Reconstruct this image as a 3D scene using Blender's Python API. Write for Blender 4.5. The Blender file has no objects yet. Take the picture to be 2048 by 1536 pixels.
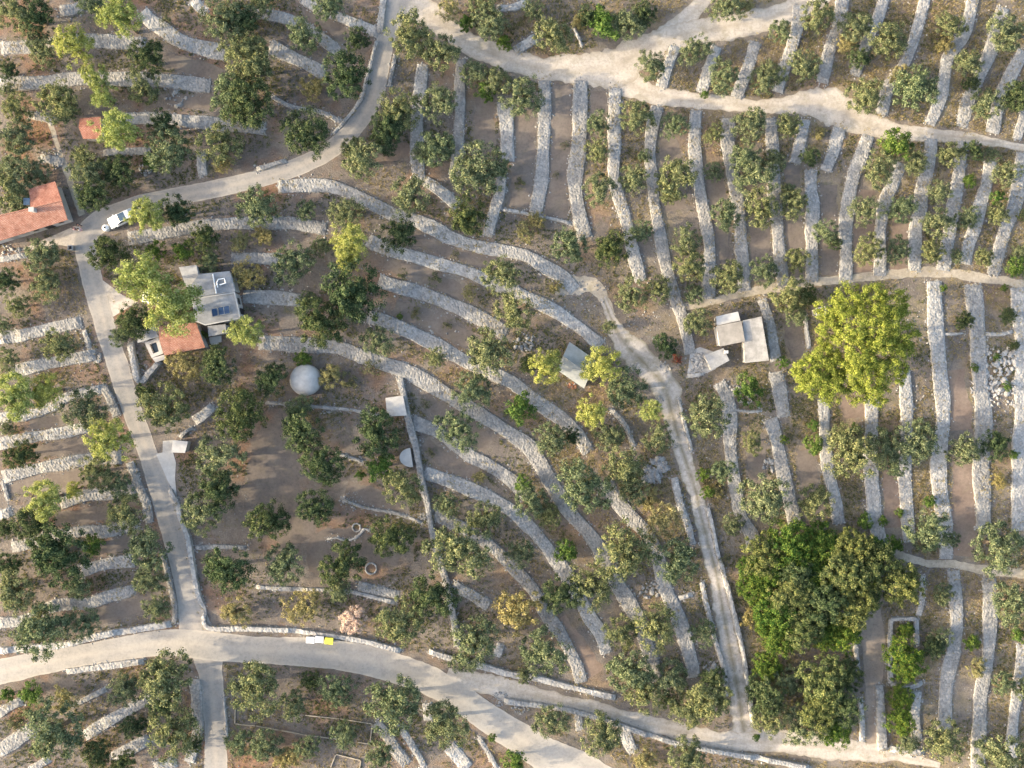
import bpy, bmesh, math, random
import numpy as np
from mathutils import Vector, Matrix
R = math.radians
S = 0.08            # metres per photo pixel on the ground
H = 150.0           # camera height
scn = bpy.context.scene
col = scn.collection

# ---------------------------------------------------------------- camera, sky, sun, exposure
cam = bpy.data.cameras.new('camera'); cam_o = bpy.data.objects.new('camera', cam); col.objects.link(cam_o)
cam_o.location = (0, 0, H); cam_o.rotation_euler = (0, 0, 0)
cam.sensor_width = 36; cam.lens = 36 * H / (2048 * S); cam.clip_end = 3000
scn.camera = cam_o
SUN_EL, SUN_AZ = 17.0, 7.0          # light travels towards +X, a little towards +Y
W = bpy.data.worlds.new('World'); scn.world = W; W.use_nodes = True
nt = W.node_tree
sky = nt.nodes.new('ShaderNodeTexSky'); sky.sky_type = 'NISHITA'; sky.sun_disc = False
sky.sun_elevation = R(SUN_EL); sky.sun_rotation = R(270 - SUN_AZ)
sky.dust_density = 4.0; sky.ozone_density = 0.35; sky.air_density = 1.0
nt.links.new(sky.outputs[0], nt.nodes['Background'].inputs[0]); nt.nodes['Background'].inputs[1].default_value = 0.15
sl = bpy.data.lights.new('sun', 'SUN'); sl.energy = 2.2; sl.angle = R(1.0); sl.color = (1.0, 0.84, 0.60)
so = bpy.data.objects.new('sun', sl); col.objects.link(so)
dv = Vector((math.cos(R(SUN_EL)) * math.cos(R(SUN_AZ)), math.cos(R(SUN_EL)) * math.sin(R(SUN_AZ)), -math.sin(R(SUN_EL))))
so.rotation_euler = dv.to_track_quat('-Z', 'Y').to_euler(); so.location = (-80, 0, 60)
scn.view_settings.view_transform = 'Standard'; scn.view_settings.look = 'None'
scn.view_settings.exposure = 2.08; scn.view_settings.gamma = 1
scn.cycles.max_bounces = 6; scn.cycles.transparent_max_bounces = 4

# ---------------------------------------------------------------- helpers
def P(x, y, z=0.0):
    """place on the ground plane (or at height z) of a spot of the photo, in metres"""
    k = S * (1 - z / H)
    return Vector(((x - 1024) * k, (768 - y) * k, z))
def tag(o, label=None, cat=None, group=None, kind=None):
    if label: o['label'] = label
    if cat: o['category'] = cat
    if group: o['group'] = group
    if kind: o['kind'] = kind
    return o
def link(name, me, mat=None, parent=None, loc=None):
    o = bpy.data.objects.new(name, me); col.objects.link(o)
    if me is not None:
        me.name = name
        if mat is not None and not me.materials:
            for m in (mat if isinstance(mat, (list, tuple)) else [mat]): me.materials.append(m)
    if parent is not None: o.parent = parent
    if loc is not None: o.location = loc
    return o
def empty(name, loc=(0, 0, 0), rz=0):
    o = bpy.data.objects.new(name, None); col.objects.link(o); o.location = loc; o.rotation_euler = (0, 0, rz)
    o.empty_display_size = 0.3
    return o
def mesh_np(name, v, f, smooth=False):
    me = bpy.data.meshes.new(name); me.from_pydata(v if isinstance(v, list) else v.tolist(), [], f if isinstance(f, list) else f.tolist()); me.update()
    if smooth: me.polygons.foreach_set('use_smooth', [True] * len(me.polygons))
    return me
class MB:
    def __init__(s): s.v = []; s.f = []
    def add(s, v, f):
        n = len(s.v); s.v += [tuple(p) for p in v]; s.f += [[i + n for i in q] for q in f]
    def box(s, x0, x1, y0, y1, z0, z1, m=None):
        v = [Vector(p) for p in ((x0,y0,z0),(x1,y0,z0),(x1,y1,z0),(x0,y1,z0),(x0,y0,z1),(x1,y0,z1),(x1,y1,z1),(x0,y1,z1))]
        if m is not None: v = [m @ p for p in v]
        s.add(v, [(3,2,1,0),(4,5,6,7),(0,1,5,4),(1,2,6,5),(2,3,7,6),(3,0,4,7)])
    def prism(s, poly, z0, z1):
        """poly: ccw list of (x, y); z0/z1 numbers or lists"""
        n = len(poly)
        a = z0 if isinstance(z0, (list, tuple)) else [z0] * n
        b = z1 if isinstance(z1, (list, tuple)) else [z1] * n
        s.add([(p[0], p[1], a[i]) for i, p in enumerate(poly)] + [(p[0], p[1], b[i]) for i, p in enumerate(poly)],
              [list(range(n))[::-1], list(range(n, 2 * n))] + [(i, (i + 1) % n, n + (i + 1) % n, n + i) for i in range(n)])
    def tube(s, pts, rad, k=8, cap=True):
        pts = [Vector(p) for p in pts]; n = len(pts); rr = rad if isinstance(rad, (list, tuple)) else [rad] * n
        v = []
        for i, p in enumerate(pts):
            d = (pts[min(i + 1, n - 1)] - pts[max(i - 1, 0)]).normalized()
            a = d.cross(Vector((0, 0, 1)) if abs(d.z) < .9 else Vector((1, 0, 0))).normalized(); b = d.cross(a)
            v += [p + (a * math.cos(2 * math.pi * j / k) + b * math.sin(2 * math.pi * j / k)) * rr[i] for j in range(k)]
        f = [(i * k + j, i * k + (j + 1) % k, (i + 1) * k + (j + 1) % k, (i + 1) * k + j) for i in range(n - 1) for j in range(k)]
        if cap: f += [list(range(k)), list(range((n - 1) * k, n * k))[::-1]]
        s.add(v, f)
    def lathe(s, prof, k=24, c=(0, 0, 0)):
        v = [(c[0] + r * math.cos(2 * math.pi * j / k), c[1] + r * math.sin(2 * math.pi * j / k), c[2] + z) for r, z in prof for j in range(k)]
        n = len(prof)
        f = [(i * k + j, i * k + (j + 1) % k, (i + 1) * k + (j + 1) % k, (i + 1) * k + j) for i in range(n - 1) for j in range(k)]
        f += [list(range(k))[::-1], list(range((n - 1) * k, n * k))]
        s.add(v, f)
    def build(s, name, mat, parent=None, loc=None, bevel=0, smooth=False):
        me = mesh_np(name, s.v, s.f, smooth)
        bm = bmesh.new(); bm.from_mesh(me); bmesh.ops.recalc_face_normals(bm, faces=bm.faces)
        if bevel: bmesh.ops.bevel(bm, geom=list(bm.edges), offset=bevel, segments=2, affect='EDGES', profile=.6, clamp_overlap=True)
        bm.to_mesh(me); bm.free()
        return link(name, me, mat, parent, loc)
def catmull(pts, step):
    p = [Vector((a[0], a[1])) for a in pts]
    if len(p) == 2: q = [p[0] + (p[1] - p[0]) * t for t in np.linspace(0, 1, 12)]
    else:
        e = [p[0] * 2 - p[1]] + p + [p[-1] * 2 - p[-2]]; q = []
        for i in range(1, len(e) - 2):
            for t in np.linspace(0, 1, 16, endpoint=False):
                a, b, c, d = e[i-1], e[i], e[i+1], e[i+2]
                q.append(.5 * ((2*b) + (c-a)*t + (2*a-5*b+4*c-d)*t*t + (3*b-a-3*c+d)*t**3))
        q.append(e[-2])
    L = [0]
    for i in range(1, len(q)): L.append(L[-1] + (q[i] - q[i-1]).length)
    n = max(2, int(L[-1] / step) + 1); out = []; j = 0
    for k in range(n):
        t = L[-1] * k / (n - 1)
        while j < len(L) - 2 and L[j+1] < t: j += 1
        out.append(q[j] + (q[j+1] - q[j]) * ((t - L[j]) / max(1e-9, L[j+1] - L[j])))
    nrm = []
    for k in range(n):
        d = (out[min(k+1, n-1)] - out[max(k-1, 0)]).normalized(); nrm.append(Vector((-d.y, d.x)))
    return out, nrm, [L[-1] * k / (n - 1) for k in range(n)], L[-1]

# ---------------------------------------------------------------- materials
def new_mat(name, rough=.9, spec=.2):
    m = bpy.data.materials.new(name); m.use_nodes = True; t = m.node_tree
    b = t.nodes['Principled BSDF']; b.inputs['Roughness'].default_value = rough; b.inputs['Specular IOR Level'].default_value = spec
    return m, t, b
def N(t, typ, **kw):
    n = t.nodes.new(typ)
    for k, v in kw.items():
        if k.startswith('i_'): n.inputs[int(k[2:]) if k[2:].isdigit() else k[2:]].default_value = v
        else: setattr(n, k, v)
    return n
def noise(t, vec, scale, detail=3, rough=.55):
    n = N(t, 'ShaderNodeTexNoise'); n.inputs['Scale'].default_value = scale; n.inputs['Detail'].default_value = detail
    n.inputs['Roughness'].default_value = rough
    t.links.new(vec, n.inputs['Vector']); return n.outputs['Fac']
def ramp(t, fac, stops):
    r = N(t, 'ShaderNodeValToRGB'); e = r.color_ramp.elements
    while len(e) < len(stops): e.new(.5)
    for i, (p, c) in enumerate(stops): e[i].position = p; e[i].color = (*c, 1) if len(c) == 3 else c
    t.links.new(fac, r.inputs[0]); return r.outputs[0]
def mixc(t, fac, a, b, mode='MIX'):
    m = N(t, 'ShaderNodeMix', data_type='RGBA', blend_type=mode)
    for s, v in ((m.inputs[0], fac), (m.inputs[6], a), (m.inputs[7], b)):
        if isinstance(v, (int, float)): s.default_value = v
        elif isinstance(v, tuple): s.default_value = (*v, 1)
        else: t.links.new(v, s)
    return m.outputs[2]
def mapr(t, v, a, b, c=0, d=1):
    m = N(t, 'ShaderNodeMapRange'); m.inputs[1].default_value = a; m.inputs[2].default_value = b; m.inputs[3].default_value = c; m.inputs[4].default_value = d
    t.links.new(v, m.inputs[0]); return m.outputs[0]
def bump(t, b, h, st, dist=.1):
    n = N(t, 'ShaderNodeBump'); n.inputs['Strength'].default_value = st; n.inputs['Distance'].default_value = dist
    t.links.new(h, n.inputs['Height']); t.links.new(n.outputs[0], b.inputs['Normal'])
def world_pos(t): return N(t, 'ShaderNodeNewGeometry').outputs['Position']
def obj_pos(t): return N(t, 'ShaderNodeTexCoord').outputs['Object']

def mat_ground():
    m, t, b = new_mat('soil', .95, .1); p = world_pos(t)
    base = ramp(t, noise(t, p, .16, 5, .6), [(.3, (.140, .121, .108)), (.5, (.182, .158, .139)), (.68, (.232, .202, .172))])
    red = ramp(t, noise(t, p, .11, 4, .65), [(.50, (0, 0, 0)), (.68, (1, 1, 1))])
    c = mixc(t, red, base, (.225, .135, .090))
    och = ramp(t, noise(t, p, .22, 5, .7), [(.44, (0, 0, 0)), (.62, (1, 1, 1))])
    sx = N(t, 'ShaderNodeSeparateXYZ'); t.links.new(p, sx.inputs[0])
    gx = mapr(t, sx.outputs[0], -35, 45, 0, .9)
    mu = N(t, 'ShaderNodeMath', operation='MULTIPLY'); t.links.new(och, mu.inputs[0]); t.links.new(gx, mu.inputs[1])
    c = mixc(t, mu.outputs[0], c, (.250, .208, .140))
    grn = ramp(t, noise(t, p, .30, 4, .7), [(.58, (0, 0, 0)), (.72, (.7, .7, .7))])
    c = mixc(t, grn, c, (.115, .120, .058))
    fine = noise(t, p, 3.5, 4, .8)
    c = mixc(t, .75, c, ramp(t, fine, [(.25, (.58, .59, .60)), (.5, (1, 1, 1)), (.8, (1.45, 1.42, 1.36))]), 'MULTIPLY')
    mid = noise(t, p, .9, 5, .75)
    c = mixc(t, .9, c, ramp(t, mid, [(.32, (.78, .78, .78)), (.52, (1, 1, 1)), (.7, (1.22, 1.20, 1.14))]), 'MULTIPLY')
    t.links.new(c, b.inputs['Base Color']); bump(t, b, fine, .9, .22); return m
def mat_stone(name, lo, hi, sc=3.2):
    m, t, b = new_mat(name, .95, .1); p = world_pos(t)
    v = N(t, 'ShaderNodeTexVoronoi'); v.inputs['Scale'].default_value = sc; t.links.new(p, v.inputs['Vector'])
    bw = N(t, 'ShaderNodeRGBToBW'); t.links.new(v.outputs['Color'], bw.inputs[0])
    c = ramp(t, bw.outputs[0], [(.1, lo), (.55, tuple((a + q) / 2 for a, q in zip(lo, hi))), (.95, hi)])
    lich = ramp(t, noise(t, p, .5, 4, .7), [(.35, (.76, .765, .78)), (.55, (1, 1, 1)), (.75, (1.12, 1.08, 1.0))])
    c = mixc(t, 1.0, c, lich, 'MULTIPLY')
    weed = ramp(t, noise(t, p, .35, 5, .75), [(.63, (0, 0, 0)), (.72, (.55, .55, .55))])
    c = mixc(t, weed, c, (.21, .19, .12))
    oi = N(t, 'ShaderNodeObjectInfo'); k = mapr(t, oi.outputs['Random'], 0, 1, .82, 1.10)
    cb = N(t, 'ShaderNodeCombineXYZ'); [t.links.new(k, cb.inputs[i]) for i in range(3)]
    c = mixc(t, 1.0, c, cb.outputs[0], 'MULTIPLY')
    t.links.new(c, b.inputs['Base Color']); bump(t, b, v.outputs['Distance'], .7, -.12); return m
def mat_road(name, c0, c1, sc=.12, grit=.6, green=0.0, worn=None, ctr=.55):
    m, t, b = new_mat(name, .9, .15); p = world_pos(t)
    c = ramp(t, noise(t, p, sc, 5, .6), [(.3, c0), (.7, c1)])
    f = noise(t, p, 2.2, 4, .8)
    c = mixc(t, grit, c, ramp(t, f, [(.25, (.72, .72, .72)), (.5, (1, 1, 1)), (.8, (1.2, 1.18, 1.12))]), 'MULTIPLY')
    c = mixc(t, .85, c, ramp(t, noise(t, p, .55, 6, .75), [(.3, (.80, .80, .80)), (.5, (1, 1, 1)), (.72, (1.14, 1.12, 1.08))]), 'MULTIPLY')
    if green:
        c = mixc(t, ramp(t, noise(t, p, .45, 5, .75), [(.5, (0, 0, 0)), (.68, (green,) * 3)]), c, (.17, .155, .085))
    a = N(t, 'ShaderNodeAttribute', attribute_name='across')      # worn wheel tracks along the road, from edge (0) to edge (1)
    if worn:
        c = mixc(t, mixc(t, 1.0, ramp(t, a.outputs['Fac'], [(0, (1, 1, 1)), (.10, (.2, .2, .2)), (.3, (0, 0, 0)), (.5, (ctr,) * 3), (.7, (0, 0, 0)), (.90, (.2, .2, .2)), (1, (1, 1, 1))]),
                         ramp(t, noise(t, p, .7, 4, .7), [(.3, (.25, .25, .25)), (.55, (1, 1, 1))]), 'MULTIPLY'), c, worn)
    t.links.new(c, b.inputs['Base Color']); bump(t, b, f, .4, .06); return m
def mat_plain(name, c, rough=.7, var=.18, sc=1.2, spec=.3, metal=0):
    m, t, b = new_mat(name, rough, spec); p = world_pos(t)
    f = noise(t, p, sc, 5, .7)
    k = ramp(t, f, [(.25, tuple(x * (1 - var) for x in c)), (.75, tuple(min(1, x * (1 + var * .6)) for x in c))])
    t.links.new(k, b.inputs['Base Color']); b.inputs['Metallic'].default_value = metal; return m
def mat_tiles(name, c0, c1, sc=5.0, ang=0):
    m, t, b = new_mat(name, .85, .2); o = N(t, 'ShaderNodeTexCoord').outputs['Object']
    mp = N(t, 'ShaderNodeMapping'); mp.inputs['Rotation'].default_value = (0, 0, ang); t.links.new(o, mp.inputs[0])
    br = N(t, 'ShaderNodeTexBrick'); br.inputs['Scale'].default_value = sc; t.links.new(mp.outputs[0], br.inputs['Vector'])
    br.inputs['Color1'].default_value = (*c0, 1); br.inputs['Color2'].default_value = (*c1, 1); br.inputs['Mortar'].default_value = (*[x * .42 for x in c0], 1)
    br.inputs['Mortar Size'].default_value = .045
    p = noise(t, o, .7, 5, .7)
    c = mixc(t, .8, br.outputs[0], ramp(t, p, [(.32, (.58, .52, .50)), (.52, (1, 1, 1)), (.7, (1.2, 1.28, 1.3))]), 'MULTIPLY')
    t.links.new(c, b.inputs['Base Color']); bump(t, b, br.outputs['Fac'], .5, -.05); return m
def mat_leaf(name, lo, mid, hi, trans=.3, hue=.12):
    m = bpy.data.materials.new(name); m.use_nodes = True; t = m.node_tree; t.nodes.clear()
    out = N(t, 'ShaderNodeOutputMaterial'); g = N(t, 'ShaderNodeNewGeometry')
    c = ramp(t, g.outputs['Random Per Island'], [(0, lo), (.5, mid), (1, hi)])
    oi = N(t, 'ShaderNodeObjectInfo')
    tint = ramp(t, oi.outputs['Random'], [(0, (1 - hue, 1 - hue * .4, 1 - hue * .4)), (.5, (1, 1, 1)), (1, (1 + hue, 1 + hue * .5, 1 - hue * .7))])
    c = mixc(t, 1.0, c, tint, 'MULTIPLY')
    br = noise(t, obj_pos(t), .9, 3, .6)
    c = mixc(t, .8, c, ramp(t, br, [(.3, (.68, .72, .72)), (.55, (1, 1, 1)), (.72, (1.25, 1.18, 1.0))]), 'MULTIPLY')
    d = N(t, 'ShaderNodeBsdfDiffuse'); tr = N(t, 'ShaderNodeBsdfTranslucent'); mx = N(t, 'ShaderNodeMixShader'); mx.inputs[0].default_value = trans
    t.links.new(c, d.inputs[0]); t.links.new(c, tr.inputs[0]); t.links.new(d.outputs[0], mx.inputs[1]); t.links.new(tr.outputs[0], mx.inputs[2])
    t.links.new(mx.outputs[0], out.inputs[0]); return m
M = {}
M['soil'] = mat_ground()
M['wall'] = mat_stone('dry_stone', (.245, .24, .23), (.40, .39, .37))
M['rubble'] = mat_stone('limestone', (.27, .262, .25), (.46, .445, .418), 2.4)
M['road'] = mat_road('pale_asphalt', (.29, .272, .248), (.365, .342, .31), .1, .6, 0, (.44, .395, .335))
M['road2'] = mat_road('old_asphalt', (.255, .24, .222), (.32, .302, .28), .1, .6, 0, (.40, .355, .30))
M['track'] = mat_road('pale_dirt', (.38, .338, .292), (.50, .452, .395), .22, .98, .45, (.31, .27, .215))
M['gravel'] = mat_road('gravel', (.34, .31, .28), (.52, .475, .43), .6, .98, .6, (.20, .175, .12), .95)
M['path'] = mat_road('trodden_earth', (.32, .275, .215), (.44, .385, .31), .3, .9, .5)
M['tilled_brown'] = mat_road('tilled_brown_soil', (.138, .114, .098), (.190, .160, .136), .35, .8, .2)
M['tilled_red'] = mat_road('tilled_red_soil', (.180, .132, .104), (.245, .188, .150), .3, .8, .2)
M['brown_track'] = mat_road('brown_earth', (.22, .175, .14), (.30, .25, .205), .2, .8, .25)
M['concrete'] = mat_plain('concrete', (.45, .44, .42), .85, .22, .9)
M['pale_concrete'] = mat_plain('pale_concrete', (.42, .408, .388), .85, .3, .7)
M['white'] = mat_plain('white_render', (.48, .472, .455), .85, .22, .7)
M['stained'] = mat_plain('stained_concrete_roof', (.32, .31, .295), .85, .5, .75)
M['dark'] = mat_plain('dark_opening', (.03, .03, .035), .5, .2)
M['roof_grey'] = mat_plain('grey_roof', (.26, .264, .27), .85, .42, .8)
M['roof_grey2'] = mat_plain('pale_grey_roof', (.30, .30, .298), .85, .42, .8)
M['roof_beige'] = mat_plain('beige_roof', (.26, .242, .218), .85, .36, .8)
M['tile'] = mat_tiles('terracotta', (.43, .195, .135), (.54, .31, .23), 1.7, R(15))
M['tile2'] = mat_tiles('red_terracotta', (.41, .17, .12), (.50, .26, .19), 1.7, R(15))
M['metal'] = mat_plain('grey_metal', (.3, .31, .32), .45, .15, 2, .5, .3)
M['paint_white'] = mat_plain('white_paint', (.80, .80, .79), .3, .04, 1, .5)
M['glass'] = mat_plain('tinted_glass', (.06, .10, .15), .12, .3, 3, .6)
M['black'] = mat_plain('black_rubber', (.02, .02, .022), .7, .1)
M['solar'] = mat_plain('solar_cells', (.025, .055, .12), .2, .3, 4, .6)
M['yellow'] = mat_plain('yellow_plastic', (.78, .72, .08), .5, .06)
M['bark'] = mat_plain('bark', (.16, .13, .10), .95, .4, 4, .1)
M['skin'] = mat_plain('skin', (.5, .31, .22), .6, .05)
M['hair'] = mat_plain('dark_hair', (.03, .022, .02), .8, .1)
M['pinkcloth'] = mat_plain('pink_cloth', (.66, .42, .46), .9, .1)
M['whitecloth'] = mat_plain('white_cloth', (.7, .66, .66), .9, .1)
M['darkcloth'] = mat_plain('dark_cloth', (.06, .055, .075), .9, .1)
M['rust'] = mat_plain('rusty_scrap', (.26, .13, .08), .9, .4, 2)
M['flower'] = mat_leaf('red_flowers', (.10, .10, .04), (.45, .10, .07), (.6, .18, .12), .3)
LEAF = {
 'o': ((.064, .090, .048), (.146, .180, .098), (.325, .335, .185), .3, .14),
 'd': ((.026, .048, .024), (.066, .095, .046), (.175, .200, .100), .25, .14),
 'c': ((.044, .074, .030), (.128, .160, .064), (.310, .318, .135), .3, .12),
 'v': ((.028, .080, .020), (.082, .145, .034), (.245, .290, .065), .3, .14),
 'g': ((.042, .092, .026), (.100, .165, .042), (.220, .280, .080), .3, .14),
 'y': ((.155, .195, .050), (.305, .345, .105), (.500, .505, .215), .35, .10),
 'p': ((.100, .145, .032), (.230, .272, .052), (.440, .445, .115), .33, .06),
 'w': ((.180, .165, .075), (.300, .270, .125), (.430, .385, .195), .3, .12),
 'k': ((.46, .35, .30), (.64, .51, .44), (.78, .66, .58), .3, .04),
 's': ((.082, .092, .050), (.150, .158, .082), (.245, .232, .130), .3, .14),
 'r': ((.10, .10, .04), (.36, .10, .07), (.52, .18, .12), .3, .04)}
for k, a in LEAF.items(): M['leaf_' + k] = mat_leaf('foliage_' + k, *a)

# ---------------------------------------------------------------- ground, roads, tracks (structure)
def ground():
    xs = np.concatenate([[-900, -300], np.linspace(-110, 110, 23), [300, 900]]); ys = np.concatenate([[-900, -300], np.linspace(-90, 90, 19), [300, 900]])
    v = [(float(x), float(y), 0) for y in ys for x in xs]; nx = len(xs)
    f = [(j*nx+i, j*nx+i+1, (j+1)*nx+i+1, (j+1)*nx+i) for j in range(len(ys)-1) for i in range(nx-1)]
    tag(link('ground', mesh_np('ground', v, f), M['soil']), kind='structure')
ground()
MASK = np.zeros((384 + 40, 512 + 40), np.uint8)      # 4 photo pixels per cell: 1 = road, 2 = wall, 3 = building
def mask_disc(x, y, r, val):
    x0, x1 = int((x - r) / 4) + 20, int((x + r) / 4) + 21; y0, y1 = int((y - r) / 4) + 20, int((y + r) / 4) + 21
    if x1 < 0 or y1 < 0 or x0 >= MASK.shape[1] or y0 >= MASK.shape[0]: return
    MASK[max(0, y0):y1, max(0, x0):x1] = val
def ribbon(name, pts, width, mat, z, rag=.12, seed=1, across=6):
    """pts: [(x, y[, width])] in photo pixels; a sheet following them"""
    rng = random.Random(seed)
    w = [p[2] if len(p) > 2 else width for p in pts]
    c, n, L, tot = catmull(pts, 6)
    cum = [0]
    for i in range(1, len(pts)): cum.append(cum[-1] + math.dist(pts[i][:2], pts[i-1][:2]))
    ww = np.interp(np.array(L) / tot * cum[-1], cum, w)
    v, f, at = [], [], []; ja = jb = 0
    for i, p in enumerate(c):
        ja = ja * .75 + rng.uniform(-1, 1) * rag * ww[i] * .5; jb = jb * .75 + rng.uniform(-1, 1) * rag * ww[i] * .5
        for k in range(across + 1):
            t = k / across; q = p + n[i] * ((t - .5) * ww[i] + (jb * max(0, t - .5) * 2) + (ja * max(0, .5 - t) * 2))
            P3 = P(q.x, q.y); v.append((P3.x, P3.y, z)); at.append(t)
        mask_disc(p.x, p.y, ww[i] * .5, 1)
    for i in range(len(c) - 1):
        for k in range(across):
            a = i * (across + 1) + k; f.append((a, a + 1, a + across + 2, a + across + 1))
    me = mesh_np(name, v, f); A = me.attributes.new('across', 'FLOAT', 'POINT'); A.data.foreach_set('value', at)
    bm = bmesh.new(); bm.from_mesh(me); bmesh.ops.recalc_face_normals(bm, faces=bm.faces)
    if sum(q.normal.z for q in bm.faces) < 0: bmesh.ops.reverse_faces(bm, faces=bm.faces)
    bm.to_mesh(me); bm.free()
    return tag(link(name, me, mat), kind='structure')
def patch(name, pts, mat, z):
    v = [tuple(P(*p)) for p in pts]; v = [(a, b, z) for a, b, _ in v]
    ar = sum(v[i][0] * v[(i+1) % len(v)][1] - v[(i+1) % len(v)][0] * v[i][1] for i in range(len(v)))
    if ar < 0: v = v[::-1]
    me = mesh_np(name, v, [list(range(len(v)))]); A = me.attributes.new('across', 'FLOAT', 'POINT'); A.data.foreach_set('value', [.3] * len(v))
    cx, cy = sum(p[0] for p in pts) / len(pts), sum(p[1] for p in pts) / len(pts)
    for p in pts:
        for t in (.3, .6, .9): mask_disc(cx + (p[0] - cx) * t, cy + (p[1] - cy) * t, 8, 1)
    return tag(link(name, me, mat), kind='structure')

ribbon('main_road', [(-60,1352,52),(0,1343,52),(100,1322,46),(200,1305,45),(325,1286,52),(420,1292,60),(500,1299,54),(637,1306,58),(762,1328,60),(860,1362,58),(930,1404,56),(1000,1452,58),(1080,1502,66),(1160,1545,80),(1230,1590,90)], 50, M['road'], .028, .03, 3, 10)
ribbon('side_road', [(805,-40,56),(792,10,50),(774,70,38),(768,100,34),(760,140,36),(748,190,38),(728,228,36),(695,270,36),(655,303,36),(590,336,36),(500,362,36),(400,384,36),(320,400,36),(250,420,40),(195,447,46),(172,480,44),(178,530,42),(195,600,40),(215,668,40),(237,735,42),(262,812,40),(290,890,38),(317,970,42),(340,1050,42),(360,1120,42),(376,1190,44),(388,1245,60),(398,1290,80)], 40, M['road2'], .022, .03, 4, 10)
ribbon('lower_road', [(416,1310,60),(421,1345,48),(427,1400,44),(430,1450,42),(432,1545,46),(434,1600,46)], 44, M['road2'], .018, .03, 5, 8)
ribbon('spur_road', [(895,1345,20),(950,1362,40),(1010,1376,44),(1080,1394,32),(1170,1415,34),(1250,1436,32),(1340,1458,32),(1430,1478,38),(1500,1484,44),(1580,1484,44),(1660,1496,46),(1730,1502,44),(1790,1512,24),(1880,1530,12)], 34, M['track'], .014, .12, 6)
ribbon('dirt_track', [(785,-40,60),(820,5,60),(860,32,52),(905,62,46),(950,92,42),(1010,118,40),(1080,136,46),(1150,142,58),(1220,138,80),(1270,110,66),(1340,78,54),(1410,60,50),(1480,50,50),(1545,34,44),(1620,0,44),(1690,-40,44)], 44, M['track'], .014, .12, 7)
ribbon('dirt_track_branch', [(1180,145,40),(1240,160,54),(1300,186,36),(1360,198,30),(1450,208,30),(1560,213,32),(1620,206,54),(1665,210,72),(1700,228,66),(1750,253,40),(1830,265,30),(1920,274,24),(2000,286,16),(2070,298,14)], 30, M['track'], .010, .14, 8)
ribbon('dirt_track_spur', [(1330,80,50),(1365,45,36),(1400,10,28),(1440,-40,30)], 30, M['track'], .010, .1, 9)
ribbon('gravel_track', [(1206,595,14),(1224,640,22),(1246,682,46),(1270,708,58),(1300,738,60),(1329,775,54),(1346,835,44),(1362,893,34),(1379,943,30),(1394,993,29),(1411,1068,30),(1432,1143,34),(1447,1227,36),(1461,1302,38),(1475,1377,40),(1486,1450,42),(1492,1475,50)], 36, M['gravel'], .012, .15, 10)
ribbon('trodden_path', [(1108,582,18),(1135,572,34),(1165,570,38),(1192,578,26),(1212,602,18),(1226,632,14)], 16, M['path'], .008, .2, 11)
ribbon('narrow_path', [(1352,617,14),(1420,604,12),(1500,584,16),(1580,570,20),(1640,563,16),(1700,557,14),(1800,546,18),(1870,545,20),(1960,555,18),(2070,572,18)], 14, M['path'], .010, .2, 12)
ribbon('lower_path', [(1745,1080,12),(1790,1104,14),(1851,1125,14),(1911,1130,14),(1961,1138,16),(2070,1152,16)], 14, M['path'], .010, .2, 13)
ribbon('farm_track', [(1740,1220,40),(1746,1270,46),(1748,1320,44),(1745,1380,32),(1743,1430,26),(1744,1490,26)], 36, M['brown_track'], .009, .06, 14)
ribbon('hillside_path', [(92,225,10),(105,258,12),(118,300,10),(135,345,12),(150,395,14),(165,430,16)], 12, M['path'], .007, .2, 15)
patch('yard', [(40,500),(150,452),(200,462),(175,500),(120,490),(60,500)], M['track'], .006)
patch('driveway', [(205,560),(245,590),(275,604),(240,625),(216,640)], M['track'], .006)

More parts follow.
